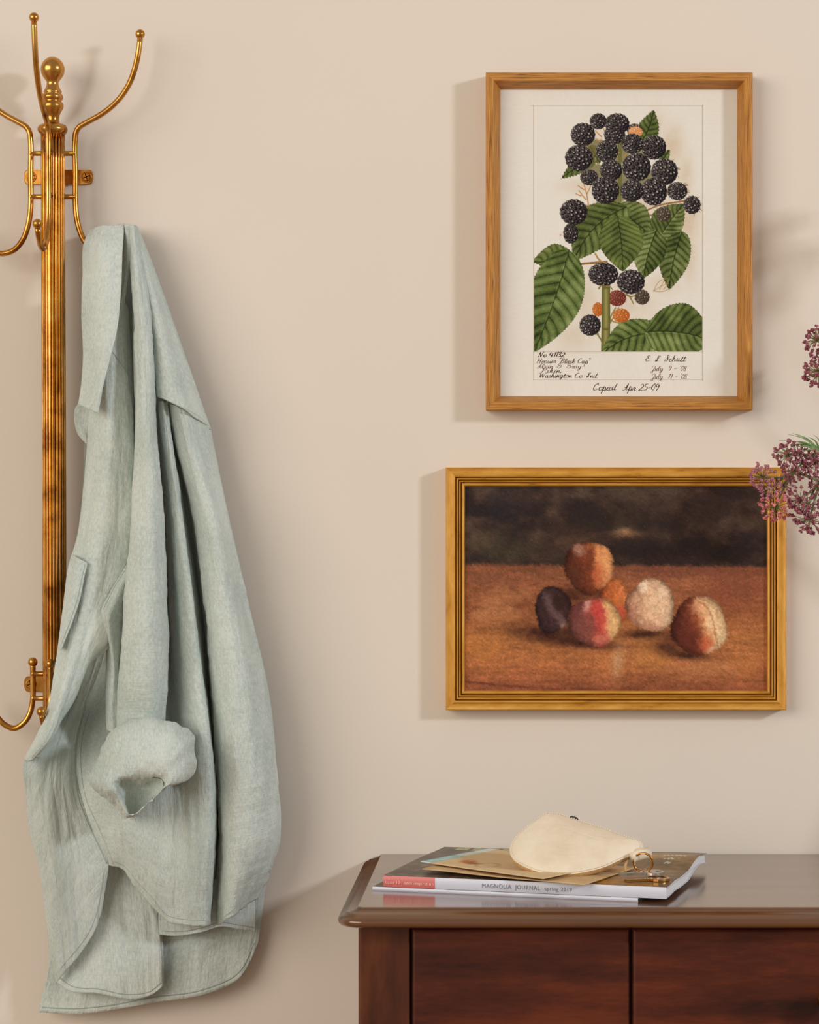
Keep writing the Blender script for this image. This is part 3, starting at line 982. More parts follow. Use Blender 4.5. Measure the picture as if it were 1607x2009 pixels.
def paint_dabs(X, Y):
    """the still life laid down in short overlapping brush dabs"""
    out = None
    for k, (ang, a, c, amp, wgt) in enumerate(((0.5, 7.0, 3.0, 2.2, .6), (-0.7, 5.0, 2.4, 1.5, .4))):
        ca, sa = math.cos(ang), math.sin(ang)
        wb = (fbm(X / 12, Y / 12, 81 + k) - .5) * 10
        u = (X * ca + Y * sa + wb) / a; v = (-X * sa + Y * ca + wb * .6) / c
        vi = np.floor(v).astype(int); ui = np.floor(u + .37 * (vi % 3)).astype(int)
        jx = (_TAB[ui & 255, vi & 255] - .5) * 2 * amp; jy = (_TAB[(ui + 91) & 255, (vi + 37) & 255] - .5) * 2 * amp
        img = paint_peaches(X + jx, Y + jy) * (1 + .20 * (_TAB[(ui + 13) & 255, (vi + 7) & 255] - .5))[..., None]
        out = img * wgt if out is None else out + img * wgt
    return out


art2 = print_mesh('still_life_canvas', xs, ys, 0.0125, paint_dabs, M['canvas_print'], fr2)
art2['label'] = 'dark still life of six peaches on a brown table'


# handwriting: single-stroke letters drawn as thin ribbons of ink
GL = {
 'N': (.72, [[(0, .05), (.05, 0), (.12, .5), (.2, .95), (.3, .5), (.4, .05), (.5, .55), (.6, .98), (.7, 1.0)]]),
 'o': (.42, [[(.3, .5), (.12, .48), (.05, .2), (.15, 0), (.32, .08), (.34, .36), (.24, .5), (.42, .42)]]),
 '4': (.5, [[(.14, 1), (.02, .42), (.44, .42)], [(.36, .85), (.28, 0)]]),
 '1': (.3, [[(.1, .8), (.22, 1), (.14, 0)]]),
 '3': (.46, [[(.06, .9), (.25, 1), (.38, .8), (.18, .55), (.36, .35), (.24, .02), (.02, .08)]]),
 '2': (.48, [[(.06, .8), (.22, 1), (.38, .8), (.22, .4), (.0, .03), (.2, .1), (.44, .02)]]),
 'H': (.66, [[(.0, .9), (.16, 1), (.1, .4), (.02, 0)], [(.6, 1), (.48, .5), (.42, 0), (.54, .05)], [(.06, .5), (.5, .54)]]),
 's': (.34, [[(0, .02), (.18, .52), (.24, .3), (.22, .04), (.08, .02), (.3, .06)]]),
 'i': (.26, [[(0, .05), (.14, .5), (.1, .08), (.16, 0), (.28, .12)], [(.2, .74), (.22, .8)]]),
 'e': (.34, [[(0, .1), (.22, .3), (.2, .5), (.08, .4), (.06, .1), (.18, 0), (.36, .14)]]),
 'r': (.36, [[(0, .05), (.1, .52), (.14, .42), (.26, .46), (.22, .1), (.28, 0), (.4, .12)]]),
 'B': (.6, [[(.2, .95), (.1, .4), (.04, 0)], [(.06, .9), (.3, 1.02), (.48, .85), (.24, .55), (.46, .35), (.3, .02), (.04, .06)]]),
 'l': (.28, [[(0, .08), (.22, .75), (.2, 1.02), (.1, .85), (.08, .15), (.15, 0), (.3, .14)]]),
 'a': (.46, [[(.32, .46), (.12, .48), (.03, .18), (.12, 0), (.28, .2), (.34, .5), (.3, .1), (.36, 0), (.48, .12)]]),
 'c': (.36, [[(.28, .42), (.16, .52), (.04, .25), (.12, 0), (.24, .02), (.38, .15)]]),
 'k': (.44, [[(0, .08), (.2, .8), (.16, 1), (.08, .7), (.06, 0)], [(.06, .2), (.22, .5), (.28, .38), (.12, .26), (.3, .02), (.44, .12)]]),
 'C': (.6, [[(.46, .82), (.44, 1), (.2, .88), (.04, .4), (.14, .02), (.36, .06), (.58, .2)]]),
 'p': (.46, [[(0, .06), (.14, .6), (.06, -.1), (.0, -.5)], [(.1, .3), (.24, .52), (.36, .3), (.26, .02), (.12, .06), (.3, 0), (.48, .12)]]),
 'A': (.66, [[(0, .04), (.16, .02), (.4, .7), (.5, 1), (.46, .5), (.46, .04), (.62, .08)], [(.18, .38), (.5, .42)]]),
 'v': (.4, [[(0, .4), (.08, .5), (.12, .02), (.28, .35), (.3, .52), (.44, .44)]]),
 'n': (.46, [[(0, .04), (.08, .5), (.08, 0), (.2, .4), (.28, .48), (.3, .1), (.36, 0), (.48, .12)]]),
 'G': (.62, [[(.02, .1), (.34, .7), (.42, .95), (.26, .98), (.14, .7), (.3, .5), (.5, .6), (.44, .1), (.24, 0), (.1, .1)]]),
 'y': (.42, [[(0, .4), (.08, .5), (.08, .1), (.18, .02), (.32, .5), (.26, -.2), (.12, -.5), (.06, -.3), (.42, .14)]]),
 'P': (.56, [[(.2, .95), (.12, .4), (.04, 0)], [(.02, .85), (.26, 1.02), (.48, .88), (.4, .58), (.14, .5)]]),
 'W': (.86, [[(0, .85), (.12, 1), (.14, .5), (.18, .02), (.34, .5), (.44, .9), (.46, .4), (.5, .02), (.7, .6), (.78, 1), (.9, .9)]]),
 'h': (.44, [[(0, .08), (.2, .8), (.16, 1.02), (.08, .7), (.04, 0)], [(.06, .22), (.22, .5), (.28, .34), (.28, .08), (.34, 0), (.46, .12)]]),
 'g': (.44, [[(.3, .46), (.12, .48), (.04, .2), (.14, .02), (.3, .3), (.32, .5), (.26, -.2), (.12, -.5), (.06, -.3), (.44, .14)]]),
 't': (.32, [[(0, .08), (.16, .5), (.2, .86), (.12, .3), (.12, .05), (.2, 0), (.34, .14)], [(.04, .62), (.32, .66)]]),
 'I': (.5, [[(.04, .3), (.1, .1), (.3, .6), (.44, 1), (.3, 1), (.22, .6), (.16, .05), (.02, 0), (.12, .12), (.4, .1)]]),
 'd': (.46, [[(.28, .42), (.14, .5), (.03, .2), (.12, 0), (.28, .3), (.42, 1), (.32, .4), (.3, .06), (.38, 0), (.5, .12)]]),
 'E': (.56, [[(.44, .92), (.26, 1), (.12, .8), (.28, .56), (.1, .5), (.02, .2), (.18, 0), (.46, .14)]]),
 'S': (.56, [[(0, .05), (.26, .5), (.44, .9), (.34, 1.02), (.24, .8), (.4, .4), (.3, .05), (.06, .04), (.04, .2)]]),
 'u': (.46, [[(0, .4), (.1, .5), (.08, .1), (.16, 0), (.3, .4), (.32, .5), (.3, .08), (.36, 0), (.48, .12)]]),
 'J': (.5, [[(.04, .7), (.2, 1), (.42, .95), (.32, .2), (.2, -.45), (.04, -.4), (.14, -.1), (.5, .12)]]),
 '9': (.44, [[(.36, .85), (.2, 1), (.06, .78), (.16, .55), (.36, .8), (.34, .4), (.2, -.05)]]),
 '0': (.4, [[(.26, 1), (.08, .7), (.08, .15), (.22, .02), (.36, .4), (.34, .85), (.24, 1)]]),
 '8': (.42, [[(.34, .9), (.18, 1), (.08, .78), (.3, .4), (.24, .02), (.06, .1), (.1, .4), (.34, .8), (.34, .9)]]),
 '5': (.44, [[(.4, 1), (.18, .98), (.12, .56), (.32, .55), (.3, .1), (.02, .04)]]),
 "'": (.16, [[(.08, 1.15), (.05, .88)]]), '"': (.26, [[(.06, 1.1), (.03, .86)], [(.18, 1.1), (.15, .86)]]),
 '.': (.18, [[(.05, .02), (.08, .06)]]), ',': (.2, [[(.08, .06), (.03, -.14)]]), '-': (.42, [[(.06, .4), (.34, .43)]]), ' ': (.36, [])}


def handwriting(name, lines, z, mat, parent):
    """lines [(text, x px of start, baseline y px, cap height px, stretch, weight)]"""
    v, f = [], []
    for li, (txt, x, y, hgt, sx, wt) in enumerate(lines):
        rs = random.Random(li * 7 + 3)
        for ch in txt:
            wdt, strokes = GL[ch]
            jy = rs.uniform(-.06, .06) * hgt
            for s in strokes:
                p = spline(s, max(4, len(s) * 5)) if len(s) > 2 else spline(s, 4)
                q = np.stack([x + (p[:, 0] * sx + p[:, 1] * 0.30) * hgt, y + jy - p[:, 1] * hgt], -1)
                d = np.gradient(q, axis=0); d /= (np.linalg.norm(d, axis=1)[:, None] + 1e-9)
                nn = np.stack([-d[:, 1], d[:, 0]], -1)
                wv = wt * (0.62 + 0.55 * np.clip(d[:, 1], 0, 1))[:, None]
                a, c = q + nn * wv, q - nn * wv
                n0 = len(v)
                for i in range(len(q)):
                    v.append(P(a[i, 0], a[i, 1], z)); v.append(P(c[i, 0], c[i, 1], z))
                f += [(n0 + 2 * i, n0 + 2 * i + 1, n0 + 2 * i + 3, n0 + 2 * i + 2) for i in range(len(q) - 1)]
            x += wdt * sx * hgt
    return mesh(name, v, f, mat, parent)


hzp = pz1 + 0.00015
for ln, mk in ((('No 41132', 1055, 700.5, 9.2, 1.62, .85), 'ink'), (('Hoosier "Black Cap".', 1053, 712.5, 9.0, 1.50, .50), 'ink'), (('Alvin G. Gray-', 1052, 722.5, 8.8, 1.84, .48), 'ink_light'),
               (('Pekin,', 1062, 731.0, 8.6, 2.1, .55), 'ink'), (('Washington Co. Ind.', 1057, 741, 9.0, 1.62, .60), 'ink'), (('E. I. Schutt', 1266, 709, 11, 1.56, .60), 'ink'),
               (('July  9 - \'08', 1277, 727.5, 9.2, 1.52, .50), 'ink_light'), (('July  11 - \'08', 1277, 743, 9.2, 1.50, .48), 'ink_light'), (('Copied  Apr 25-09', 1163, 766, 13, 1.36, .66), 'ink')):
    handwriting('inscription', [ln], hzp, M[mk], fr1)
b = MB()
for (x0, y0, x1, y1) in ((1046.6, 206, 1047.5, 746), (1377.8, 206, 1378.6, 746), (1040, 207.2, 1380, 208.0), (1046, 689.6, 1379, 690.4), (1046, 744.4, 1379, 745.2)):
    q = [P(x0, y1, hzp), P(x1, y1, hzp), P(x1, y0, hzp), P(x0, y0, hzp)]
    b.add(q, [(0, 1, 2, 3)])
b.build('ruled_border', M['pencil'], fr1, False)

# ------------------------------------------------------------------ shirt on the right hook
shirt = empty('button_up_shirt', P(215, 446, 0.036), 'sage green gauze shirt with a rolled cuff hanging on the brass hook', 'shirt')
SURF = {}


def cloth(name, cols, nr=220, m=18, mat='cloth', amp=1.0, thick=0.0011, seed=0, fold=0.0, ffreq=40, key=None, label=None):
    """cols: fold lines from left to right, each [(x px, y px, z mm)] from top to bottom"""
    C = np.stack([spline(np.array(c, float) * (1, 1, .5), nr) for c in cols]) / (1, 1, .5)   # (nc,nr,3)
    nc = len(C)
    d = np.linalg.norm(np.diff(C, axis=0), axis=2).mean(1)
    t = np.concatenate([[0], np.cumsum(np.maximum(d, 2) ** 0.75)])
    q = np.concatenate([np.linspace(t[i], t[i + 1], m, endpoint=False) for i in range(nc - 1)] + [[t[-1]]])
    G = hermite(t, C, q)
    G[..., 2] *= 0.001
    ns = len(q)
    # arc-length coordinates for the grain
    Wd = Parr(G)
    u = np.concatenate([[0], np.cumsum(np.linalg.norm(np.diff(Wd, axis=0), axis=2).mean(1))])
    v = np.concatenate([[0], np.cumsum(np.linalg.norm(np.diff(Wd, axis=1), axis=2).mean(0))])
    U, V = np.meshgrid(u, v, indexing='ij')
    U = U * (0.6 + 0.4 * np.linspace(1, 1, len(v))[None])
    # soft crumple of the gauze
    nz = (fbm(U * 55, V * 11, seed, 4) - .5) * 0.0042 + (fbm(U * 150, V * 34, seed + 5, 3) - .5) * 0.0016 + (fbm(U * 40, V * 120, seed + 9, 3) - .5) * 0.0010
    if fold:
        nz = nz + fold * (np.sin(U * ffreq * 6.283 / 1.0 + 4 * fbm(U * 6, V * 4, seed + 2)) * sstep(0, .05, V))
    edge = np.minimum(np.arange(ns), np.arange(ns)[::-1]) / max(1, m * .5)
    N = np.cross(np.gradient(Wd, axis=0), np.gradient(Wd, axis=1))
    N /= (np.linalg.norm(N, axis=2, keepdims=True) + 1e-12)
    N *= np.where(N[..., 1:2] > 0, -1, 1)
    Wd = Wd + N * (nz * amp * np.clip(edge, 0.25, 1)[:, None])[..., None]
    Wd[..., 1] = np.minimum(Wd[..., 1], -0.004)
    o = grid_mesh(name, Wd, M[mat], shirt, True, np.stack([U + seed * .37, V + seed * .53], -1))
    if thick:
        s = o.modifiers.new('thickness', 'SOLIDIFY'); s.thickness = thick; s.offset = 0
    if key: SURF[key] = Wd
    if label: o['label'] = label
    return o


def surf_pts(key, pts, n=60, lift=0.0006):
    """points of a photo line dropped on a cloth surface"""
    out = []
    if key not in BV:
        Wd = SURF[key]
        nu, nv = Wd.shape[:2]
        a, c = np.meshgrid(np.arange(nu - 1), np.arange(nv - 1), indexing='ij')
        F = np.stack([a * nv + c, (a + 1) * nv + c, (a + 1) * nv + c + 1, a * nv + c + 1], -1).reshape(-1, 4)
        BV[key] = BVHTree.FromPolygons([Vector(p) for p in Wd.reshape(-1, 3)], F.tolist())
    src = Vector((0, -DIST, ZC))
    for px, py in spline(pts, n):
        dr = (P(px, py, 0) - src).normalized()
        h = BV[key].ray_cast(src, dr)
        if h[0] is not None:
            out.append(h[0] - dr * lift)
    return out


BV = {}


def seam(name, key, pts, r=0.00045, n=70, mat='thread'):
    q = surf_pts(key, pts, n)
    if len(q) < 3: return None
    b = MB(); b.tube(q, r, 5)
    return b.build(name, M[mat], shirt)


cloth('back_panel', [
    [(176, 455, 22), (168, 600, 18), (168, 800, 16), (160, 1000, 16), (148, 1200, 16), (142, 1350, 16), (136, 1480, 18), (112, 1600, 22), (92, 1750, 22), (97, 1880, 20), (76, 1986, 20)],
    [(200, 447, 20), (200, 900, 14), (200, 1300, 14), (180, 1600, 18), (155, 1850, 22), (140, 1989, 26)],
    [(225, 445, 18), (250, 900, 13), (270, 1300, 14), (260, 1700, 22), (205, 1984, 30)],
    [(245, 443, 18), (300, 900, 13), (350, 1300, 14), (340, 1700, 22), (300, 1967, 32)],
    [(255, 442, 18), (340, 900, 13), (420, 1300, 14), (420, 1700, 22), (400, 1951, 30)],
    [(260, 443, 18), (370, 850, 13), (470, 1300, 14), (495, 1650, 20), (472, 1918, 26)],
    [(266, 446, 20), (395, 820, 14), (505, 1300, 14), (526, 1600, 16), (522, 1720, 18), (507, 1850, 20)]],
    seed=1, key='back', amp=1.2, label='long curved shirt tail seen below the front')

cloth('back_tail_fold', [
    [(110, 1780, 30), (107, 1880, 32), (112, 1926, 36)],
    [(150, 1750, 34), (150, 1850, 38), (138, 1944, 42)],
    [(200, 1690, 38), (200, 1800, 44), (192, 1949, 48)],
    [(240, 1685, 40), (245, 1800, 46), (252, 1960, 50)],
    [(285, 1720, 42), (295, 1830, 48), (297, 1952, 50)],
    [(311, 1765, 40), (317, 1850, 45), (320, 1935, 46)],
    [(312, 1768, 28), (316, 1850, 30), (318, 1936, 30)]], nr=90, seed=2, key='tail', amp=1.0)

cloth('inner_hem', [
    [(312, 1740, 44), (311, 1790, 48), (313, 1834, 52)], [(345, 1740, 46), (345, 1790, 50), (346, 1836, 55)], [(392, 1740, 44), (392, 1790, 48), (394, 1829, 53)],
    [(430, 1720, 42), (431, 1770, 46), (432, 1818, 50)], [(470, 1700, 36), (470, 1760, 40), (470, 1823, 44)], [(498, 1680, 28), (500, 1750, 32), (501, 1828, 34)]],
    nr=40, seed=3, key='inhem', amp=.7)

cloth('side_panel', [
    [(78, 1448, 80), (60, 1472, 86), (48, 1494, 90), (51, 1560, 84), (60, 1640, 76), (75, 1692, 70), (85, 1760, 62), (96, 1850, 54), (110, 1930, 46)],
    [(105, 1400, 74), (88, 1462, 84), (76, 1500, 90), (82, 1600, 88), (98, 1690, 80), (114, 1800, 66), (128, 1906, 52)],
    [(170, 1280, 24), (140, 1385, 44), (120, 1450, 68), (110, 1520, 86), (120, 1600, 86), (136, 1690, 80), (150, 1790, 66), (160, 1868, 56)],
    [(205, 1240, 18), (172, 1340, 26), (144, 1430, 48), (132, 1520, 78), (146, 1600, 80), (168, 1690, 76), (182, 1770, 66), (187, 1824, 60)],
    [(228, 1230, 17), (195, 1320, 20), (160, 1415, 38), (150, 1520, 66), (172, 1605, 74), (213, 1697, 70), (207, 1740, 64), (199, 1788, 60)]],
    nr=160, seed=4, key='side', amp=1.2)

cloth('lower_front', [
    [(236, 1180, 24), (190, 1330, 22), (158, 1420, 40), (151, 1520, 66), (172, 1605, 74), (213, 1697, 70)],
    [(262, 1100, 24), (235, 1320, 24), (205, 1440, 46), (210, 1540, 80), (225, 1630, 84), (240, 1706, 74)],
    [(285, 1000, 28), (275, 1300, 30), (262, 1450, 56), (270, 1580, 90), (275, 1680, 90), (275, 1752, 76)],
    [(300, 900, 32), (305, 1200, 34), (315, 1430, 48), (325, 1580, 88), (325, 1700, 90), (327, 1806, 76)],
    [(308, 790, 48), (322, 950, 34), (332, 1200, 30), (346, 1430, 48), (360, 1580, 90), (362, 1700, 92), (356, 1813, 78)],
    [(314, 786, 64), (334, 950, 72), (352, 1150, 76), (373, 1350, 86), (392, 1500, 98), (397, 1680, 98), (386, 1817, 80)],
    [(321, 787, 66), (345, 950, 74), (367, 1120, 80), (391, 1320, 88), (411, 1480, 96), (417, 1640, 94), (405, 1816, 78)],
    [(326, 789, 50), (351, 950, 54), (374, 1120, 58), (398, 1320, 62), (417, 1480, 66), (422, 1640, 64), (411, 1813, 62)],
    [(328, 790, 34), (356, 950, 30), (382, 1120, 28), (405, 1320, 28), (424, 1480, 28), (428, 1640, 28), (416, 1806, 36)]],
    nr=260, m=16, seed=5, key='front', amp=1.2)

cloth('right_panel', [
    [(328, 790, 34), (350, 900, 32), (370, 1000, 28), (394, 1180, 26), (415, 1400, 26), (428, 1570, 26), (429, 1720, 26), (426, 1806, 32)],
    [(333, 792, 54), (358, 900, 58), (378, 1000, 60), (403, 1180, 64), (423, 1400, 68), (433, 1570, 70), (434, 1720, 66), (430, 1815, 60)],
    [(346, 797, 66), (370, 900, 72), (392, 1000, 76), (418, 1180, 84), (440, 1400, 92), (450, 1570, 94), (454, 1700, 88), (444, 1804, 72)],
    [(375, 811, 64), (397, 905, 66), (424, 1005, 76), (458, 1185, 84), (490, 1400, 94), (503, 1570, 96), (503, 1680, 86), (474, 1784, 68)],
    [(398, 828, 48), (415, 910, 50), (438, 1010, 54), (478, 1190, 60), (519, 1390, 68), (536, 1560, 70), (533, 1670, 64), (502, 1760, 52)],
    [(413, 843, 28), (425, 905, 26), (446, 1005, 24), (489, 1195, 24), (531, 1385, 26), (545, 1545, 30), (552, 1620, 34), (544, 1672, 34), (530, 1702, 34), (526, 1728, 32)]],
    nr=240, seed=6, key='right', amp=1.5, fold=0.0006, ffreq=26)

cloth('yoke', [
    [(258, 443, 40), (270, 520, 48), (284, 620, 54), (297, 720, 60), (302, 776, 64)],
    [(261, 442, 44), (283, 540, 58), (303, 640, 66), (317, 720, 72), (325, 785, 77)],
    [(264, 443, 44), (295, 545, 54), (325, 645, 62), (344, 730, 70), (360, 803, 74)],
    [(267, 444, 38), (306, 560, 44), (342, 662, 50), (369, 750, 56), (391, 824, 60)],
    [(270, 446, 26), (288, 488, 26), (322, 580, 26), (361, 692, 26), (390, 775, 28), (414, 843, 32)]],
    nr=160, seed=7, key='yoke', amp=1.0, fold=0.0009, ffreq=44)

cloth('left_front', [
    [(180, 560, 34), (172, 870, 40), (164, 960, 46), (151, 1060, 54), (137, 1105, 62), (124, 1200, 72), (110, 1300, 84), (94, 1392, 94), (74, 1440, 98), (48, 1489, 94)],
    [(190, 555, 52), (190, 870, 60), (182, 960, 64), (171, 1060, 70), (158, 1115, 76), (144, 1200, 86), (126, 1300, 96), (106, 1392, 106), (84, 1447, 112), (54, 1493, 104)],
    [(210, 555, 60), (214, 800, 68), (212, 960, 74), (202, 1060, 78), (190, 1130, 83), (169, 1210, 90), (146, 1300, 98), (120, 1392, 108), (94, 1454, 114), (62, 1491, 106)],
    [(232, 575, 52), (240, 800, 62), (242, 960, 70), (234, 1060, 74), (220, 1140, 78), (192, 1222, 88), (163, 1305, 92), (132, 1385, 100), (101, 1447, 104), (70, 1486, 100)],
    [(246, 600, 44), (260, 800, 46), (268, 960, 50), (264, 1060, 56), (250, 1140, 62), (226, 1210, 68), (214, 1262, 74), (178, 1297, 76), (142, 1376, 82), (107, 1430, 84), (74, 1484, 86)],
    [(250, 610, 36), (262, 800, 36), (262, 960, 38), (256, 1060, 42), (240, 1150, 46), (212, 1230, 52), (200, 1266, 56), (166, 1302, 58), (132, 1380, 62), (98, 1435, 66), (68, 1484, 70)]],
    nr=260, seed=8, key='left', amp=1.3, fold=0.0008, ffreq=34)

cloth('sleeve_underside', [
    [(266, 1080, 62), (240, 1122, 74), (214, 1166, 83), (199, 1200, 90), (203, 1228, 82), (208, 1262, 64), (209, 1300, 56), (208, 1360, 60), (210, 1432, 76)],
    [(268, 1085, 66), (250, 1130, 76), (228, 1180, 88), (214, 1214, 95), (214, 1245, 88), (219, 1300, 78), (218, 1360, 84), (221, 1436, 84)],
    [(270, 1090, 62), (258, 1140, 68), (243, 1190, 76), (232, 1225, 82), (228, 1255, 80), (229, 1300, 76), (229, 1360, 82), (231, 1436, 82)],
    [(272, 1095, 54), (264, 1150, 58), (256, 1205, 62), (249, 1240, 64), (244, 1270, 62), (243, 1300, 60), (243, 1360, 66), (244, 1432, 84)]], nr=150, m=12, seed=9, key='under')

cloth('sleeve', [
    [(255, 443, 38), (259, 560, 42), (262, 700, 46), (265, 870, 54), (259, 960, 56), (256, 1050, 58), (248, 1150, 60), (241, 1250, 64), (234, 1330, 70), (230, 1436, 76)],
    [(257, 442, 48), (263, 560, 62), (268, 700, 72), (269, 870, 84), (263, 960, 90), (259, 1050, 94), (251, 1150, 100), (245, 1250, 104), (238, 1330, 104), (234, 1436, 90)],
    [(261, 441, 52), (273, 560, 70), (281, 700, 82), (283, 870, 98), (282, 960, 105), (280, 1050, 110), (276, 1150, 117), (271, 1250, 122), (266, 1330, 120), (262, 1436, 98)],
    [(264, 442, 50), (282, 560, 66), (292, 700, 80), (298, 870, 97), (303, 970, 103), (304, 1080, 108), (305, 1180, 113), (304, 1280, 117), (300, 1350, 114), (296, 1436, 96)],
    [(266, 443, 44), (288, 560, 56), (299, 700, 68), (307, 870, 82), (315, 980, 86), (320, 1085, 90), (323, 1190, 94), (323, 1290, 97), (320, 1350, 96), (317, 1436, 86)],
    [(265, 444, 36), (288, 560, 44), (299, 700, 48), (306, 870, 50), (314, 985, 50), (319, 1090, 50), (322, 1200, 52), (322, 1300, 55), (319, 1360, 60), (316, 1436, 70)]],
    nr=260, seed=10, key='sleeve', amp=1.4, fold=0.0007, ffreq=30)

cloth('collar_stand', [
    [(240, 440, 36), (243, 500, 46), (236, 600, 48), (222, 690, 50), (212, 740, 50)],
    [(250, 439, 46), (250, 500, 54), (243, 570, 54), (232, 640, 54), (218, 720, 52)],
    [(259, 441, 46), (257, 500, 54), (249, 560, 52), (238, 630, 52), (222, 715, 50)]], nr=90, m=10, seed=11, key='stand', amp=.5)

cloth('collar_leaf', [
    [(178, 449, 28), (167, 472, 42), (163, 540, 52), (161, 620, 56), (164, 700, 60), (160, 760, 64), (155, 793, 68)],
    [(196, 445, 34), (188, 480, 56), (187, 560, 68), (186, 650, 72), (186, 720, 76), (177, 785, 80), (167, 799, 80)],
    [(220, 442, 38), (214, 480, 62), (213, 560, 75), (208, 660, 78), (200, 740, 82), (187, 792, 86), (181, 806, 85)],
    [(244, 439, 40), (241, 480, 60), (238, 560, 73), (231, 640, 76), (214, 712, 80), (200, 770, 84), (193, 811, 86)]],
    nr=150, seed=12, key='collar', amp=.9, thick=0.0022)

cloth('collar_underside', [
    [(160, 785, 46), (148, 800, 42), (146, 826, 40), (153, 852, 38), (169, 871, 38)],
    [(172, 788, 46), (162, 805, 40), (160, 828, 38), (165, 850, 38), (173, 870, 38)],
    [(186, 795, 44), (184, 815, 40), (181, 835, 38), (179, 855, 36), (177, 868, 36)]], nr=50, m=12, seed=13, amp=.6)

cloth('chest_pocket', [
    [(144, 1088, 66), (138, 1102, 72), (131, 1150, 78), (124, 1200, 82), (114, 1270, 88)],
    [(152, 1094, 80), (147, 1110, 83), (139, 1155, 88), (130, 1205, 93), (116, 1272, 98)],
    [(172, 1105, 84), (166, 1130, 88), (158, 1172, 92), (144, 1215, 97), (119, 1276, 102)]], nr=90, m=12, seed=14, key='pocket', amp=.6)

# rolled cuff: rings from behind the roll, over its swell, to the lip and into the opening
SIL = [(232, 1424), (265, 1412), (299, 1409), (326, 1414), (349, 1420), (366, 1431), (384, 1447), (383, 1459), (381, 1474), (385, 1494), (378, 1521), (366, 1535), (339, 1541),
       (322, 1547), (312, 1558), (285, 1582), (262, 1602), (248, 1604), (232, 1590), (208, 1568), (181, 1548), (173, 1535), (178, 1514), (191, 1488), (205, 1454), (218, 1437)]
LIP = [(232, 1536), (240, 1532), (262, 1529), (285, 1528), (303, 1527), (316, 1530), (320, 1540), (314, 1552), (298, 1568), (280, 1584), (264, 1597), (254, 1597), (247, 1583), (238, 1562), (231, 1546)]


def polar(poly, c, n):
    """ring of n points of a star-shaped outline around c"""
    p = spline(np.array(poly + [poly[0]], float), 600)[:-1]
    a = np.arctan2(p[:, 1] - c[1], p[:, 0] - c[0]); r = np.hypot(p[:, 1] - c[1], p[:, 0] - c[0])
    o = np.argsort(a); a, r = a[o], r[o]
    th = np.linspace(-math.pi, math.pi, n, endpoint=False)
    return th, np.interp(th, np.concatenate([a - 2 * math.pi, a, a + 2 * math.pi]), np.concatenate([r, r, r]))


cc = (276, 1548)
th, rs_ = polar(SIL, cc, 160)
_, rl = polar(LIP, cc, 160)
rings = []
upness = np.clip(-np.sin(th), 0, 1)
for k, (f_, zz) in enumerate([(.70, 92), (.90, 100), (1.0, 112), (.985, 122), (.93, 135), (.80, 149), (.60, 159), (.38, 165), (.2, 166), (.08, 163), (0.0, 157), (-.04, 150), (-.10, 142)]):
    r = rl + (rs_ - rl) * f_ if f_ <= 1 else rs_ * f_
    tilt = 1 + 0 * upness
    z = np.full(len(th), zz) * tilt - 14 * np.clip(np.sin(th), 0, 1) * (k >= 5)
    wob = 1 + .010 * np.sin(5 * th + k) * (k > 2) + .006 * np.sin(9 * th + 1.7 * k) * (k > 2)
    rings.append(np.stack([cc[0] + r * wob * np.cos(th), cc[1] + r * wob * np.sin(th), z], -1))
A = np.array(rings)
A = hermite(np.arange(len(A), dtype=float), A, np.linspace(0, len(A) - 1, 110))
A[..., 2] *= .001
Wc = Parr(A)
U, V = np.meshgrid(np.linspace(0, .12, 110), np.linspace(0, .5, 160), indexing='ij')
N = np.cross(np.gradient(Wc, axis=0), np.gradient(Wc, axis=1)); N /= np.linalg.norm(N, axis=2, keepdims=True) + 1e-12
Wc += N * ((fbm(A[..., 0] / 16, A[..., 1] / 30, 3) - .5) * .0042 + (fbm(A[..., 0] / 5, A[..., 1] / 14, 5) - .5) * .0014)[..., None]
cuff = grid_mesh('rolled_cuff', Wc, M['cloth'], shirt, True, A[..., :2] * .00054, closed_v=True)
cuff['label'] = 'thickly rolled sleeve cuff'
# lining inside the opening
rings = []
for f_, zz in ((1.02, 157), (.98, 151), (.90, 144), (.74, 138), (.5, 134), (.12, 131), (.01, 131)):
    z = np.full(len(th), zz) - 14 * np.clip(np.sin(th), 0, 1) * f_
    rings.append(np.stack([cc[0] + rl * f_ * np.cos(th), cc[1] + rl * f_ * np.sin(th), z], -1))
A = np.array(rings); A = hermite(np.arange(len(A), dtype=float), A, np.linspace(0, len(A) - 1, 40)); A[..., 2] *= .001
U, V = np.meshgrid(np.linspace(0, .05, 40), np.linspace(0, .3, 160), indexing='ij')
grid_mesh('cuff_lining', Parr(A), M['cloth'], cuff, True, A[..., :2] * .00054, closed_v=True)

# seams and stitching
seam('yoke_seam', 'yoke', [(308, 774), (340, 790), (372, 806), (395, 821), (411, 838)], .0008, 80, 'thread_lt')
seam('shoulder_seam', 'left', [(221, 691), (236, 712), (252, 737)], .0005)
seam('armhole_seam', 'under', [(262, 1090), (243, 1122), (218, 1164), (203, 1196)], .0005)
seam('collar_stitching', 'collar', [(243, 446), (239, 500), (236, 560), (229, 636), (212, 708), (198, 768), (191, 806)], .0006, 80, 'thread_lt')
seam('collar_stitching', 'stand', [(257, 446), (255, 500), (247, 560)], .0005, 60, 'thread_lt')
seam('side_seam', 'side', [(168, 1385), (152, 1440), (147, 1520), (152, 1558), (168, 1605), (192, 1655), (210, 1694)], .0006)
seam('side_seam', 'front', [(176, 1395), (162, 1445), (160, 1520), (170, 1570), (190, 1615), (208, 1655), (222, 1695)], .0004)
seam('hem_stitching', 'front', [(222, 1690), (242, 1698), (268, 1728), (300, 1762), (330, 1796), (360, 1803), (404, 1805)], .0004, 90)
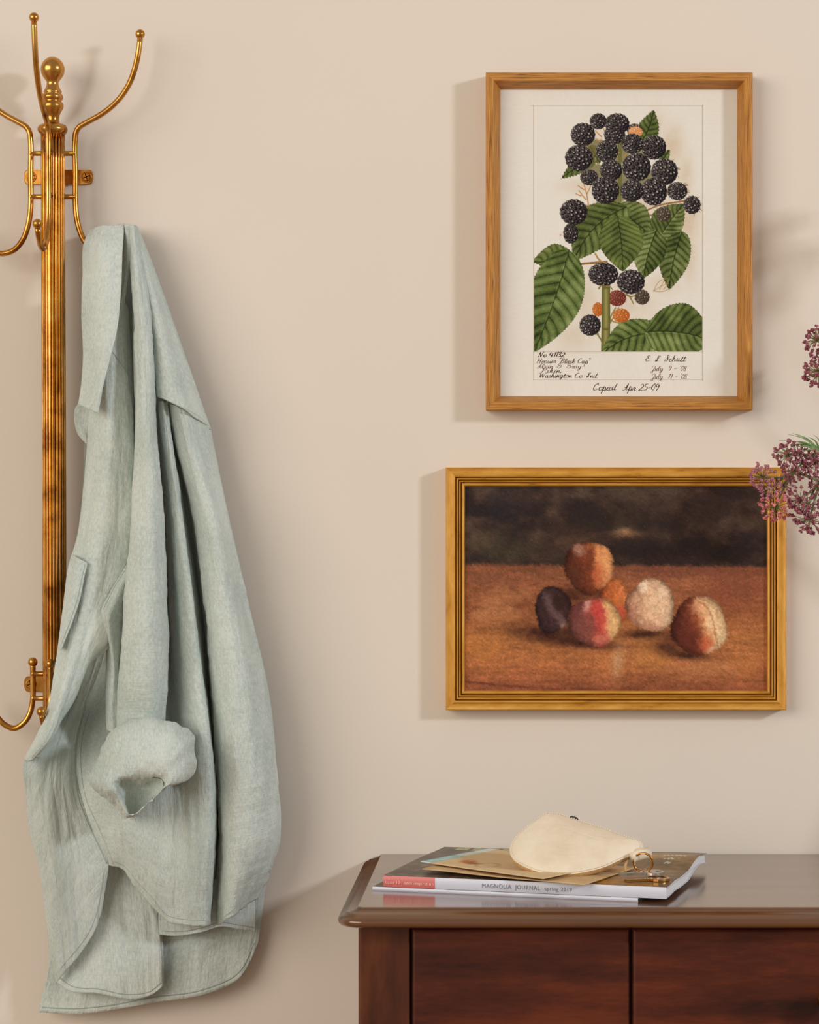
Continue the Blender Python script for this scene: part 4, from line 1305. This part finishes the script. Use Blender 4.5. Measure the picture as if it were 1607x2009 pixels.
seam('hem_stitching', 'right', [(434, 1804), (456, 1786), (485, 1764), (508, 1742), (520, 1726)], .0004, 60)
seam('hem_stitching', 'side', [(205, 1705), (199, 1745), (190, 1790), (174, 1830), (146, 1868), (120, 1898)], .0004, 80)
seam('hem_stitching', 'tail', [(118, 1918), (140, 1934), (192, 1940), (252, 1951), (296, 1944), (316, 1928)], .0005, 80)
seam('hem_stitching', 'back', [(82, 1976), (140, 1979), (205, 1974), (300, 1957), (400, 1941), (468, 1908), (499, 1850)], .0006, 110)
seam('hem_stitching', 'inhem', [(316, 1826), (346, 1828), (394, 1821), (432, 1810), (470, 1815), (498, 1820)], .0004, 60)
seam('pocket_stitching', 'pocket', [(167, 1108), (161, 1132), (153, 1172), (139, 1215), (119, 1268)], .0004)

# ------------------------------------------------------------------ magazines and post on the dresser
E1 = Vector((0.968, -0.251, 0)); E2 = Vector((0.251, 0.968, 0))          # along the spine, away from the camera


def mag_pt(o, u, v, z):
    return Vector((o[0], -o[1], 0)) + E1 * u + E2 * v + Vector((0, 0, z))


def paint_cover(U, V, Lu, Lv):
    """cover art over (u,v) in metres"""
    u, v = U / Lu, V / Lv
    n1, n2 = fbm(U * 40, V * 40, 21), fbm(U * 160, V * 160, 22)
    img = np.empty(U.shape + (3,)); img[:] = (86, 68, 52)
    over(img, (60, 46, 38), sstep(.4, .7, n1))
    over(img, (120, 96, 66), .6 * sstep(.55, .75, n2))
    for cu, cv, ru, rv, c, a in ((.86, .3, .13, .4, (176, 126, 58), .9), (.90, .7, .14, .2, (182, 138, 74), .8), (.70, .08, .12, .09, (196, 132, 52), .9), (.55, .05, .05, .05, (206, 140, 50), .8),
                                 (.88, .62, .09, .1, (112, 96, 74), .9), (.78, .8, .14, .10, (196, 150, 84), .7),
                                 (.30, .10, .06, .05, (150, 104, 84), .6), (.35, .30, .16, .10, (120, 82, 68), .5), (.13, .32, .05, .05, (150, 104, 92), .6), (.20, .5, .2, .2, (92, 74, 60), .6)):
        over(img, c, a * blob(u, v, cu, cv, ru, rv) * (.6 + .8 * n1))
    # pale pane at the far edge and pink title strokes
    over(img, (182, 178, 128), .85 * (v > .90) * (v < .985) * (u > .06) * (u < .40) * ((u * 9.1) % 1 > .14))
    over(img, (70, 54, 40), .8 * (v > .985))
    for k in range(7):
        over(img, (168, 112, 104), .55 * (np.abs(u - .07 - .012 * k) < .004) * (v > .10 + .04 * (k % 3)) * (v < .42 + .06 * (k % 2)) * (n2 > .42))
    for k in range(3):    # small unreadable lines of pale type
        over(img, (226, 222, 210), .85 * (np.abs(v - (.78 - .075 * k) - .012 * np.sin(u * 420 + k * 2)) < .011) * (u > .87 + .012 * k) * (u < .96 - .02 * k) * (vnoise(u * 170, v * 3, 60 + k) > .3))
    over(img, (214, 196, 160), .7 * (blob(u, v, .62, .04, .06, .022) > .5)); over(img, (90, 40, 30), .7 * blob(u, v, .66, .05, .05, .03))
    return img * (.85 + .3 * n2)[..., None]


M['cover'] = mat_paint('printed_cover', 0.28)
M['spine_white'] = mat_plain('lavender_white_spine', L4(216, 216, 228), 0.35)
M['spine_red'] = mat_plain('coral_spine', L4(218, 112, 106), 0.35)
M['pages'] = mat_noise('page_edges', [(0.4, L4(198, 196, 196)), (0.6, L4(236, 234, 232))], scale=(3, 3, 2600), nscale=1.0, detail=2, rough=0.7)
M['spine_text'] = mat_plain('grey_type', L4(128, 128, 140), 0.5)
M['spine_text_w'] = mat_plain('pale_type', L4(248, 214, 204), 0.5)


def magazine(name, o, Lu, Lv, z0, th, label, wavy, spine_parts, text):
    root = empty(name, mag_pt(o, Lu / 2, Lv / 2, z0), label, 'magazine', 'magazines stacked on the dresser')
    nu, nv = 280, 200
    us, vs = np.linspace(0, Lu, nu), np.linspace(0, Lv, nv)
    U, V = np.meshgrid(us, vs, indexing='ij')
    fr = sstep(.45, 1.0, U / Lu)
    lift = wavy * fr * (0.0052 * np.sin(np.pi * np.clip(V / Lv, 0, 1)) ** 2 * 0 + 0.0075 * sstep(.25, 1.0, V / Lv) * (0.75 + .25 * np.sin(V / Lv * 9.5)) + 0.0016 * np.sin(V / Lv * 11.0) * sstep(.05, .3, V / Lv))
    tk = th * (1 - .14 * sstep(.5, 1, V / Lv))
    lift = np.clip(lift, 0, 1)

    def world(UU, VV, ZZ):
        p = np.stack([o[0] + E1.x * UU + E2.x * VV, -o[1] + E1.y * UU + E2.y * VV, ZZ], -1)
        return p
    bow = wavy * .0009 * np.sin(U / Lu * 3.14) * sstep(0, .2, V / Lv)
    cov = world(U, V, z0 + lift + tk + bow)
    img = paint_cover(U, V, Lu, Lv)
    c = grid_mesh('front_cover', cov, M['cover'], root, True, colors=lin(np.clip(img, 0, 255)))
    s = c.modifiers.new('t', 'SOLIDIFY'); s.thickness = .0004; s.offset = -1
    # page block: pages swell a little from the cover near the open edges
    Ub, Vb = U * .992 + .0006, V * .985 + .0012
    top = world(Ub, Vb, z0 + lift + tk + bow - .0006 - wavy * .0012 * fr * sstep(.1, .5, V / Lv) * (.5 + .5 * np.sin(V / Lv * 14)))
    bot = world(Ub, Vb, z0 + lift + .0004)
    ring_t = np.concatenate([top[:, 0], top[-1, 1:], top[::-1, -1][1:], top[0, ::-1][1:-1]])
    ring_b = np.concatenate([bot[:, 0], bot[-1, 1:], bot[::-1, -1][1:], bot[0, ::-1][1:-1]])
    n = len(ring_t)
    g = np.stack([ring_b * (1 - t) + ring_t * t for t in np.linspace(0, 1, 5)])
    grid_mesh('pages', g, M['pages'], root, False, closed_v=True)
    bc = world(U, V, z0 + lift + .0002)
    k = grid_mesh('back_cover', bc, M['spine_white'], root, True)
    for (u0, u1, mt) in spine_parts:
        q = np.linspace(u0, u1, 30)
        fl = np.interp(q, us, lift[:, 0])
        g = np.stack([world(q, np.full(30, -.0007 * math.sin(math.pi * t) - .0002), z0 + fl + th * t) for t in np.linspace(0, 1, 6)], 1)
        grid_mesh('spine', g, M[mt], root, True)
    for (t, u0, size, mt, sx) in text:
        cu = bpy.data.curves.new('spine_text', 'FONT'); cu.body = t; cu.size = size; cu.space_character = 1.15; cu.shear = .0
        tmp = bpy.data.objects.new('tmp', cu); COL.objects.link(tmp)
        bpy.context.view_layer.update()
        me = bpy.data.meshes.new_from_object(tmp.evaluated_get(bpy.context.evaluated_depsgraph_get()))
        bpy.data.objects.remove(tmp)
        for vtx in me.vertices:
            x, y = vtx.co.x * sx, vtx.co.y
            vtx.co = mag_pt(o, u0 + x, -.0013, z0 + th * .30 + y)
        link('spine_lettering', me, M[mt], root)
    return root


OL, OT = (-0.1675, 0.2335), (-0.1570, 0.2350)
magazine('magazine', OL, 0.2635, 0.205, ZT, 0.0036, 'thin pale magazine at the bottom of the stack', 0.0, [(0, .2635, 'spine_white')], [])
magazine('magazine', OT, 0.2800, 0.2030, ZT + 0.0038, 0.0108, 'thick magazine with a coral and white lettered spine and wavy pages', 1.0,
         [(0, .0525, 'spine_red'), (.0525, .2800, 'spine_white')],
         [('issue 10 | seek inspiration', .0022, .0046, 'spine_text_w', 0.86), ('MAGNOLIA  JOURNAL', .0995, .0058, 'spine_text', .88), ('spring 2019', .1615, .0052, 'spine_text', .95)])

ZM = ZT + 0.0038 + 0.0112            # top of the pile
M['kraft'] = mat_noise('kraft_paper', [(0.35, L4(196, 160, 112)), (0.65, L4(214, 180, 132))], nscale=60, rough=0.7)
M['cream_paper'] = mat_paint('cream_envelope', 0.7)


def sheet(name, a, eu, ev, z, sag, paint, mat, label):
    """flat letter: corner a (x, z from wall), edge vectors eu, ev in (x, z)"""
    nu, nv = 60, 40
    s, t = np.meshgrid(np.linspace(0, 1, nu), np.linspace(0, 1, nv), indexing='ij')
    x = a[0] + eu[0] * s + ev[0] * t; q = a[1] + eu[1] * s + ev[1] * t
    zz = z + sag(s, t)
    G = np.stack([x, -q, zz], -1)
    root = empty(name, Vector((float(x.mean()), -float(q.mean()), z)), label, 'envelope', 'envelopes on the magazines')
    col = lin(np.clip(paint(s, t), 0, 255)) if paint else None
    o = grid_mesh('envelope_face', G, mat, root, True, colors=col)
    md = o.modifiers.new('t', 'SOLIDIFY'); md.thickness = .0009; md.offset = -1
    return root, G


def paint_env(s, t):
    n = fbm(s * 12, t * 9, 31)
    img = np.empty(s.shape + (3,)); img[:] = (222, 194, 152)
    over(img, (206, 176, 134), .6 * n)
    over(img, (214, 226, 222), .95 * (s < .07)); over(img, (150, 190, 190), .8 * (s < .09) * (t > .0) * (t < .5) * (fbm(s * 30, t * 10, 4) > .4))
    over(img, (196, 112, 62), .85 * sstep(.35, .8, blob(s, t, .26, .28, .10, .13)) * (n > .4))
    over(img, (150, 96, 60), .6 * sstep(.3, .6, blob(s, t, .30, .22, .05, .07)))
    d = np.abs(np.hypot((s - .42) / .07, (t - .24) / .12) - 1)
    over(img, (150, 126, 96), .7 * sstep(.12, .03, d))
    return img


sheet('envelope', (-0.120, 0.224), (0.157, 0.080), (0.052, -0.103), ZM + .0032, lambda s, t: -.0010 * sstep(.1, .5, s) + .0012 * (1 - s), None, M['kraft'], 'plain kraft envelope lying under the stamped one')
sheet('envelope', (-0.123, 0.196), (0.121, 0.097), (0.066, -0.082), ZM + .0062, lambda s, t: .0012 * (1 - s) ** 2 + .0006 * t, paint_env, M['cream_paper'], 'cream envelope with an orange stamp and pale blue edge')

# ------------------------------------------------------------------ leather pouch, ring and keys
M['leather'] = mat_noise('cream_leather', [(0.35, L4(226, 206, 178)), (0.65, L4(238, 222, 198))], nscale=30, detail=5, rough=0.42, bump=.15, bump_dist=.0005, bscale=(900, 900, 900))
M['leather_edge'] = mat_noise('raw_leather_edge', [(0.35, L4(186, 144, 92)), (0.65, L4(210, 172, 118))], nscale=200, rough=0.6)
M['stitch'] = mat_plain('waxed_thread', L4(244, 232, 210), 0.6)
M['steel'] = mat_noise('nickel', [(0.35, L4(170, 166, 158)), (0.65, L4(214, 210, 202))], nscale=300, rough=0.3, metal=1.0)
PO = [(1071, 1597), (1058, 1605), (1032, 1624), (1011, 1644), (1001, 1661), (1000, 1675), (1007, 1688), (1024, 1700), (1048, 1710), (1085, 1717), (1119, 1717), (1158, 1711), (1189, 1702), (1215, 1690),
      (1236, 1681), (1256, 1671), (1262, 1664), (1258, 1654), (1241, 1647), (1215, 1639), (1189, 1629), (1150, 1617), (1121, 1607), (1095, 1599)]


def zpo(py): return 0.262 - (1722 - py) * 0.00055


root_z = P(1110, 1722, 0.262)
pouch = empty('leather_pouch', root_z, 'cream leather teardrop pouch with stitched edge lying on the envelopes', 'pouch')
pr = spline(np.array(PO + [PO[0]], float), 240)[:-1]
rim = Parr(np.stack([pr[:, 0], pr[:, 1], zpo(pr[:, 1])], -1))
cen = Parr(np.array([[1120, 1660, zpo(1660)]]))[0]
c0, c1, c2 = P(1000, 1660, zpo(1660)), P(1200, 1660, zpo(1660)), P(1100, 1600, zpo(1600))
nrm = (c1 - c0).cross(c2 - c0).normalized()
if nrm.y > 0: nrm = -nrm
nrm = np.array(nrm)


def pouch_side(sgn, off, bulge, mat, name):
    fr = np.linspace(1, 0.0, 34)
    G = np.stack([cen + (rim - cen) * q + nrm * sgn * (off + bulge * (1 - q ** 2.2) ** .75 + .0012 * (fbm(rim[:, 0:1] * 30 * q, rim[:, 2:3] * 30 * q, 4) - .5) * (1 - q) * min(1, q * 2)) for q in fr])
    return grid_mesh(name, G, mat, pouch, True, closed_v=True)


pouch_side(1, .0014, .006, M['leather'], 'front_face')
pouch_side(-1, .0030, .016, M['leather'], 'back_face')
ts = np.linspace(-.0030, .0014, 5)
G = np.stack([cen + (rim - cen) * (1.0 + .006 * math.sin(math.pi * i / 4)) + nrm * t for i, t in enumerate(ts)])
grid_mesh('gusset', G, M['leather_edge'], pouch, True, closed_v=True)
b = MB()
ins = cen + (rim - cen) * .972 + nrm * .0026
for i in range(0, 238, 2):
    p0, p1 = Vector(ins[i]), Vector(ins[i + 1])
    b.tube([p0, (p0 + p1) / 2 + Vector(nrm) * .0003, p1], .00042, 4)
st = b.build('stitching', M['stitch'], pouch); st['kind'] = 'stuff'
# loop, zip pull
b = MB(); b.tube([P(1240, 1683, .246), P(1256, 1677, .242), P(1273, 1672, .236)], [.0052, .0053, .0052], 18)
lp = b.build('leather_loop', M['leather'], pouch)
b = MB(); b.tube([P(1250, 1670, .236), P(1262, 1668, .238), P(1266, 1676, .238)], .0028, 8)
b.build('loop_tab', M['leather'], pouch)
b = MB(); b.tube(surf if False else [P(1231, 1688, .262), P(1227, 1698, .268), P(1228, 1710, .272)], [.0008, .0015, .0012], 6)
b.build('zip_pull', M['leather_edge'], pouch)
b = MB(); b.tube([P(1116, 1606, .190), P(1122, 1603, .188), P(1130, 1605, .186), P(1134, 1610, .186)], .0013, 6)
b.build('zip_slider', M['black'], pouch)


def torus(name, c, ax1, ax2, R, r, mat, label, cat, n=48):
    b = MB()
    pts = [Vector(c) + Vector(ax1) * (R * math.cos(2 * math.pi * i / n)) + Vector(ax2) * (R * math.sin(2 * math.pi * i / n)) for i in range(n + 1)]
    b.tube(pts, r, 8, cap=False)
    o = b.build(name, mat, None)
    return props(o, label, cat)


rc = P(1262, 1692, .250)
torus('key_ring', rc, Vector((.93, -.36, -.10)), Vector((.12, -.30, .94)), .0098, .0010, M['brass'], 'small brass split ring through the leather pouch loop', 'key ring')
ZK = ZM


def key(name, tip, bow, z, mat, label):
    """tip, bow: (x, z from wall) of the blade end and the bow centre"""
    t, c = Vector((tip[0], -tip[1], 0)), Vector((bow[0], -bow[1], 0))
    d = (c - t).normalized(); s = Vector((-d.y, d.x, 0))
    Lb = (c - t).length
    root = empty(name, c + Vector((0, 0, z)), label, 'key', 'keys beside the pouch')
    th_ = .0011

    def ext(name, outline, hole=None):
        n = len(outline)
        v = [t + d * a + s * q + Vector((0, 0, z + h)) for h in (-th_, th_) for a, q in outline]
        if hole:
            m = len(hole)
            v += [t + d * a + s * q + Vector((0, 0, z + h)) for h in (-th_, th_) for a, q in hole]
            f = [(i, (i + 1) % n, n + (i + 1) % n, n + i) for i in range(n)]
            f += [(2 * n + i, 2 * n + m + i, 2 * n + m + (i + 1) % m, 2 * n + (i + 1) % m) for i in range(m)]
            f += [(i, 2 * n + i, 2 * n + (i + 1) % n, (i + 1) % n) for i in range(n)]
            f += [(n + i, n + (i + 1) % n, 2 * n + m + (i + 1) % n, 2 * n + m + i) for i in range(n)]
        else:
            f = [(i, (i + 1) % n, n + (i + 1) % n, n + i) for i in range(n)] + [tuple(range(n))[::-1], tuple(range(n, 2 * n))]
        return mesh(name, v, f, mat, root)
    w = .0038
    e = Lb - .009
    blade = [(0, 0), (.002, -w), (e, -w), (e, w * .9), (e * .85, w * .9), (e * .8, w * .3), (e * .66, w * .8), (e * .58, w * .1), (e * .45, w * .8), (e * .36, w * .2), (e * .24, w * .8), (e * .14, w * .2), (.003, w * .6)]
    ext('blade', blade)
    bw = [(Lb + .0105 * math.cos(a), .0115 * math.sin(a)) for a in np.linspace(0, 2 * math.pi, 28, endpoint=False)]
    ho = [(Lb + .005 + .0030 * math.cos(a), .0030 * math.sin(a)) for a in np.linspace(0, 2 * math.pi, 28, endpoint=False)]
    ext('bow', bw, ho)
    return root


key('key', (.070, .262), (.1040, .253), ZM + .0052, M['steel'], 'silver nickel key lying on the magazine by the pouch')
key('key', (.075, .279), (.1085, .2675), ZM + .0018, M['brass'], 'brass key lying under the silver key')

# ------------------------------------------------------------------ flowers in a jug beyond the frame
M['stem'] = mat_noise('green_stem', [(0.35, L4(92, 122, 66)), (0.65, L4(132, 158, 96))], nscale=80, rough=0.6)
M['ray'] = mat_noise('flower_rays', [(0.35, L4(118, 122, 62)), (0.65, L4(150, 128, 84))], nscale=120, rough=0.6)
M['fl_dark'] = mat_noise('plum_florets', [(0.3, L4(104, 40, 58)), (0.5, L4(148, 74, 90)), (0.7, L4(196, 130, 138))], nscale=260, rough=0.65)
M['fl_mid'] = mat_noise('mauve_florets', [(0.3, L4(132, 62, 84)), (0.5, L4(180, 112, 128)), (0.7, L4(214, 158, 166))], nscale=260, rough=0.65)
M['fl_pink'] = mat_noise('rose_florets', [(0.3, L4(168, 72, 84)), (0.5, L4(208, 112, 116)), (0.7, L4(232, 158, 154))], nscale=260, rough=0.65)
jx, jy, jz = 0.54, -0.135, ZT
jug = empty('flower_jug', (jx, jy, jz), 'white stoneware jug of flowers standing on the dresser', 'jug')
b = MB()
b.lathe([(.001, jz + .006), (.040, jz + .006), (.052, jz + .05), (.050, jz + .11), (.034, jz + .17), (.030, jz + .20), (.037, jz + .225), (.034, jz + .225), (.027, jz + .20),
         (.030, jz + .17)][0:0] + [(.036, jz), (.042, jz + .004), (.054, jz + .05), (.052, jz + .11), (.036, jz + .17), (.031, jz + .20), (.038, jz + .225), (.035, jz + .225), (.028, jz + .20), (.03, jz + .15), (.001, jz + .14)], (jx, jy), 40)
b.build('jug_body', mat_noise('white_stoneware', [(0.3, L4(226, 220, 208)), (0.7, L4(236, 230, 220))], nscale=20, rough=.35), jug)
b = MB(); b.tube([Vector((jx + .034, jy, jz + .21)), Vector((jx + .075, jy, jz + .19)), Vector((jx + .085, jy, jz + .13)), Vector((jx + .052, jy, jz + .075))], .006, 10)
b.build('jug_handle', bpy.data.materials['white_stoneware'], jug)


def umbel_data(seed, R, nray, ncl, dome, fl):
    """umbel around the origin, facing +Z: rays and tiny clustered florets"""
    rr = random.Random(seed)
    rays, fls = MB(), MB()
    for i in range(nray):
        f_ = (i + .5) / nray
        th_ = dome * math.sqrt(f_)
        ph = i * 2.39996 + rr.uniform(-.2, .2)
        d = Vector((math.sin(th_) * math.cos(ph), math.sin(th_) * math.sin(ph), math.cos(th_)))
        Lr = R * rr.uniform(.85, 1.08)
        e = d * Lr + Vector((0, 0, -.18 * R * f_))
        rays.tube([Vector((0, 0, 0)), d * Lr * .5 + Vector((0, 0, .06 * R)), e], [.0006, .0004, .00035], 4, cap=False)
        for k in range(ncl):
            o = Vector((rr.gauss(0, 1), rr.gauss(0, 1), rr.gauss(0, 1) * .7)) * (R * .062) + d * R * .04
            rays.tube([e, e + o * .9], .00022, 3, cap=False)
            fls.sphere(e + o, rr.uniform(.0010, .0017), 6, 4, (1, 1, .8))
    return rays.data('umbel_rays', M['ray']), fls.data('florets', M[fl])


UMB = {(fl, k): umbel_data(i * 10 + k, .0165, 27, 8, 1.45, fl) for i, fl in enumerate(('fl_dark', 'fl_mid', 'fl_pink')) for k in range(2)}


def flower(tips, joint, label, group, seed, bracts=()):
    """one cut stem: rises from the jug to a joint and branches to umbels. tips [(px,py,z,direction,scale,kind)]"""
    base = Vector((jx + random.Random(seed).uniform(-.015, .015), jy + random.Random(seed + 1).uniform(-.012, .012), jz + .145))
    J = P(*joint)
    root = empty('cut_flower', base, label, 'flower', group)
    b = MB()
    mid = Vector((base.x * .72 + J.x * .28, base.y * .7 + J.y * .3, base.z * .35 + J.z * .65))
    b.tube([Vector(p) for p in spline(np.array([base, mid, J]), 24)], np.linspace(.0022, .0015, 24), 8)
    b.build('main_stalk', M['stem'], root)
    for i, (px, py, z, dr, sc, fl) in enumerate(tips):
        T = P(px, py, z); d = Vector(dr).normalized()
        T0 = T - d * (.0185 * sc * .55)
        b = MB()
        m = J * .45 + T0 * .55 - d * .008
        b.tube([Vector(p) for p in spline(np.array([J, m, T0]), 14)], np.linspace(.0014, .0010, 14), 6)
        stalk = b.build('branch', M['stem'], root)
        ry, fd = UMB[(fl, (seed + i) % 2)]
        q = d.to_track_quat('Z', 'Y')
        Mx = Matrix.Translation(T0) @ q.to_matrix().to_4x4() @ Matrix.Rotation(i * 1.3 + seed, 4, 'Z') @ Matrix.Scale(sc, 4)
        u = link('umbel', ry, None, root); u.matrix_basis = Mx
        k = bpy.data.objects.new('florets', fd); COL.objects.link(k); k.parent = u; k['kind'] = 'stuff'
    for (p0, p1, w) in bracts:
        b = MB(); a, e = P(*p0), P(*p1); m = (a + e) / 2 + Vector((0, -.002, .004))
        b.tube([Vector(p) for p in spline(np.array([a, m, e]), 10)], np.linspace(w, .0002, 10), 6)
        b.build('bract', M['stem'], root)
    return root


GF = 'purple flower stems in the jug'
flower([(1592, 660, .075, (-.8, -.3, .5), .88, 'fl_dark'), (1594, 738, .08, (-.75, -.35, -.45), 1.02, 'fl_dark'), (1612, 700, .075, (-.6, -.5, .1), .7, 'fl_dark'), (1640, 690, .075, (.3, -.6, .6), 1.0, 'fl_dark')], (1650, 725, .075), 'tall plum flower stem whose umbels hang between the two frames', GF, 1)
flower([(1489, 932, .075, (-.55, -.75, .3), .85, 'fl_mid'), (1521, 1000, .08, (-.1, -.9, -.35), .95, 'fl_pink'), (1540, 950, .07, (.1, -.6, .1), .55, 'fl_mid'), (1508, 962, .078, (-.3, -.8, -.3), .68, 'fl_mid')], (1560, 925, .07),
       'drooping flower stem with rose pink umbels over the gold frame corner', GF, 2)
br = [((1609, 884, .075), (1546, 852, .08), .0012), ((1609, 885, .075), (1555, 850, .075), .0012), ((1609, 886, .075), (1549, 866, .08), .0016), ((1609, 888, .075), (1556, 878, .08), .0018),
      ((1609, 890, .075), (1570, 889, .08), .0016), ((1609, 886, .075), (1528, 864, .08), .0008), ((1611, 880, .075), (1597, 854, .075), .0010), ((1609, 884, .075), (1586, 858, .075), .0014), ((1609, 888, .075), (1552, 872, .075), .0016)]
flower([(1535, 890, .08, (-.7, -.5, .1), .88, 'fl_dark'), (1562, 886, .075, (-.2, -.8, .3), .62, 'fl_dark'), (1582, 912, .08, (-.1, -.8, .1), .82, 'fl_dark'), (1552, 930, .082, (-.5, -.7, -.5), .70, 'fl_dark'), (1604, 908, .08, (.1, -.9, 0), .85, 'fl_dark')], (1612, 886, .07),
       'plum flower stem with thin green bracts behind its umbels', GF, 3, br)
flower([(1562, 984, .08, (-.6, -.6, -.3), .85, 'fl_dark'), (1586, 996, .082, (-.1, -.8, -.4), .78, 'fl_dark'), (1586, 1032, .078, (-.25, -.45, -.85), 1.05, 'fl_dark'), (1602, 955, .075, (-.5, -.8, 0), .65, 'fl_dark')], (1609, 945, .07),
       'low plum flower stem nodding beside the gold frame', GF, 4)
flower([(1830, 330, .12, (-.2, -.4, .9), 1.3, 'fl_dark'), (1880, 390, .12, (.3, -.4, .8), 1.2, 'fl_dark'), (1800, 400, .12, (-.6, -.4, .5), 1.2, 'fl_mid'), (1850, 460, .13, (-.3, -.6, .3), 1.0, 'fl_dark')], (1850, 500, .12),
       'tallest plum flower stem at the back of the jug', GF, 5)
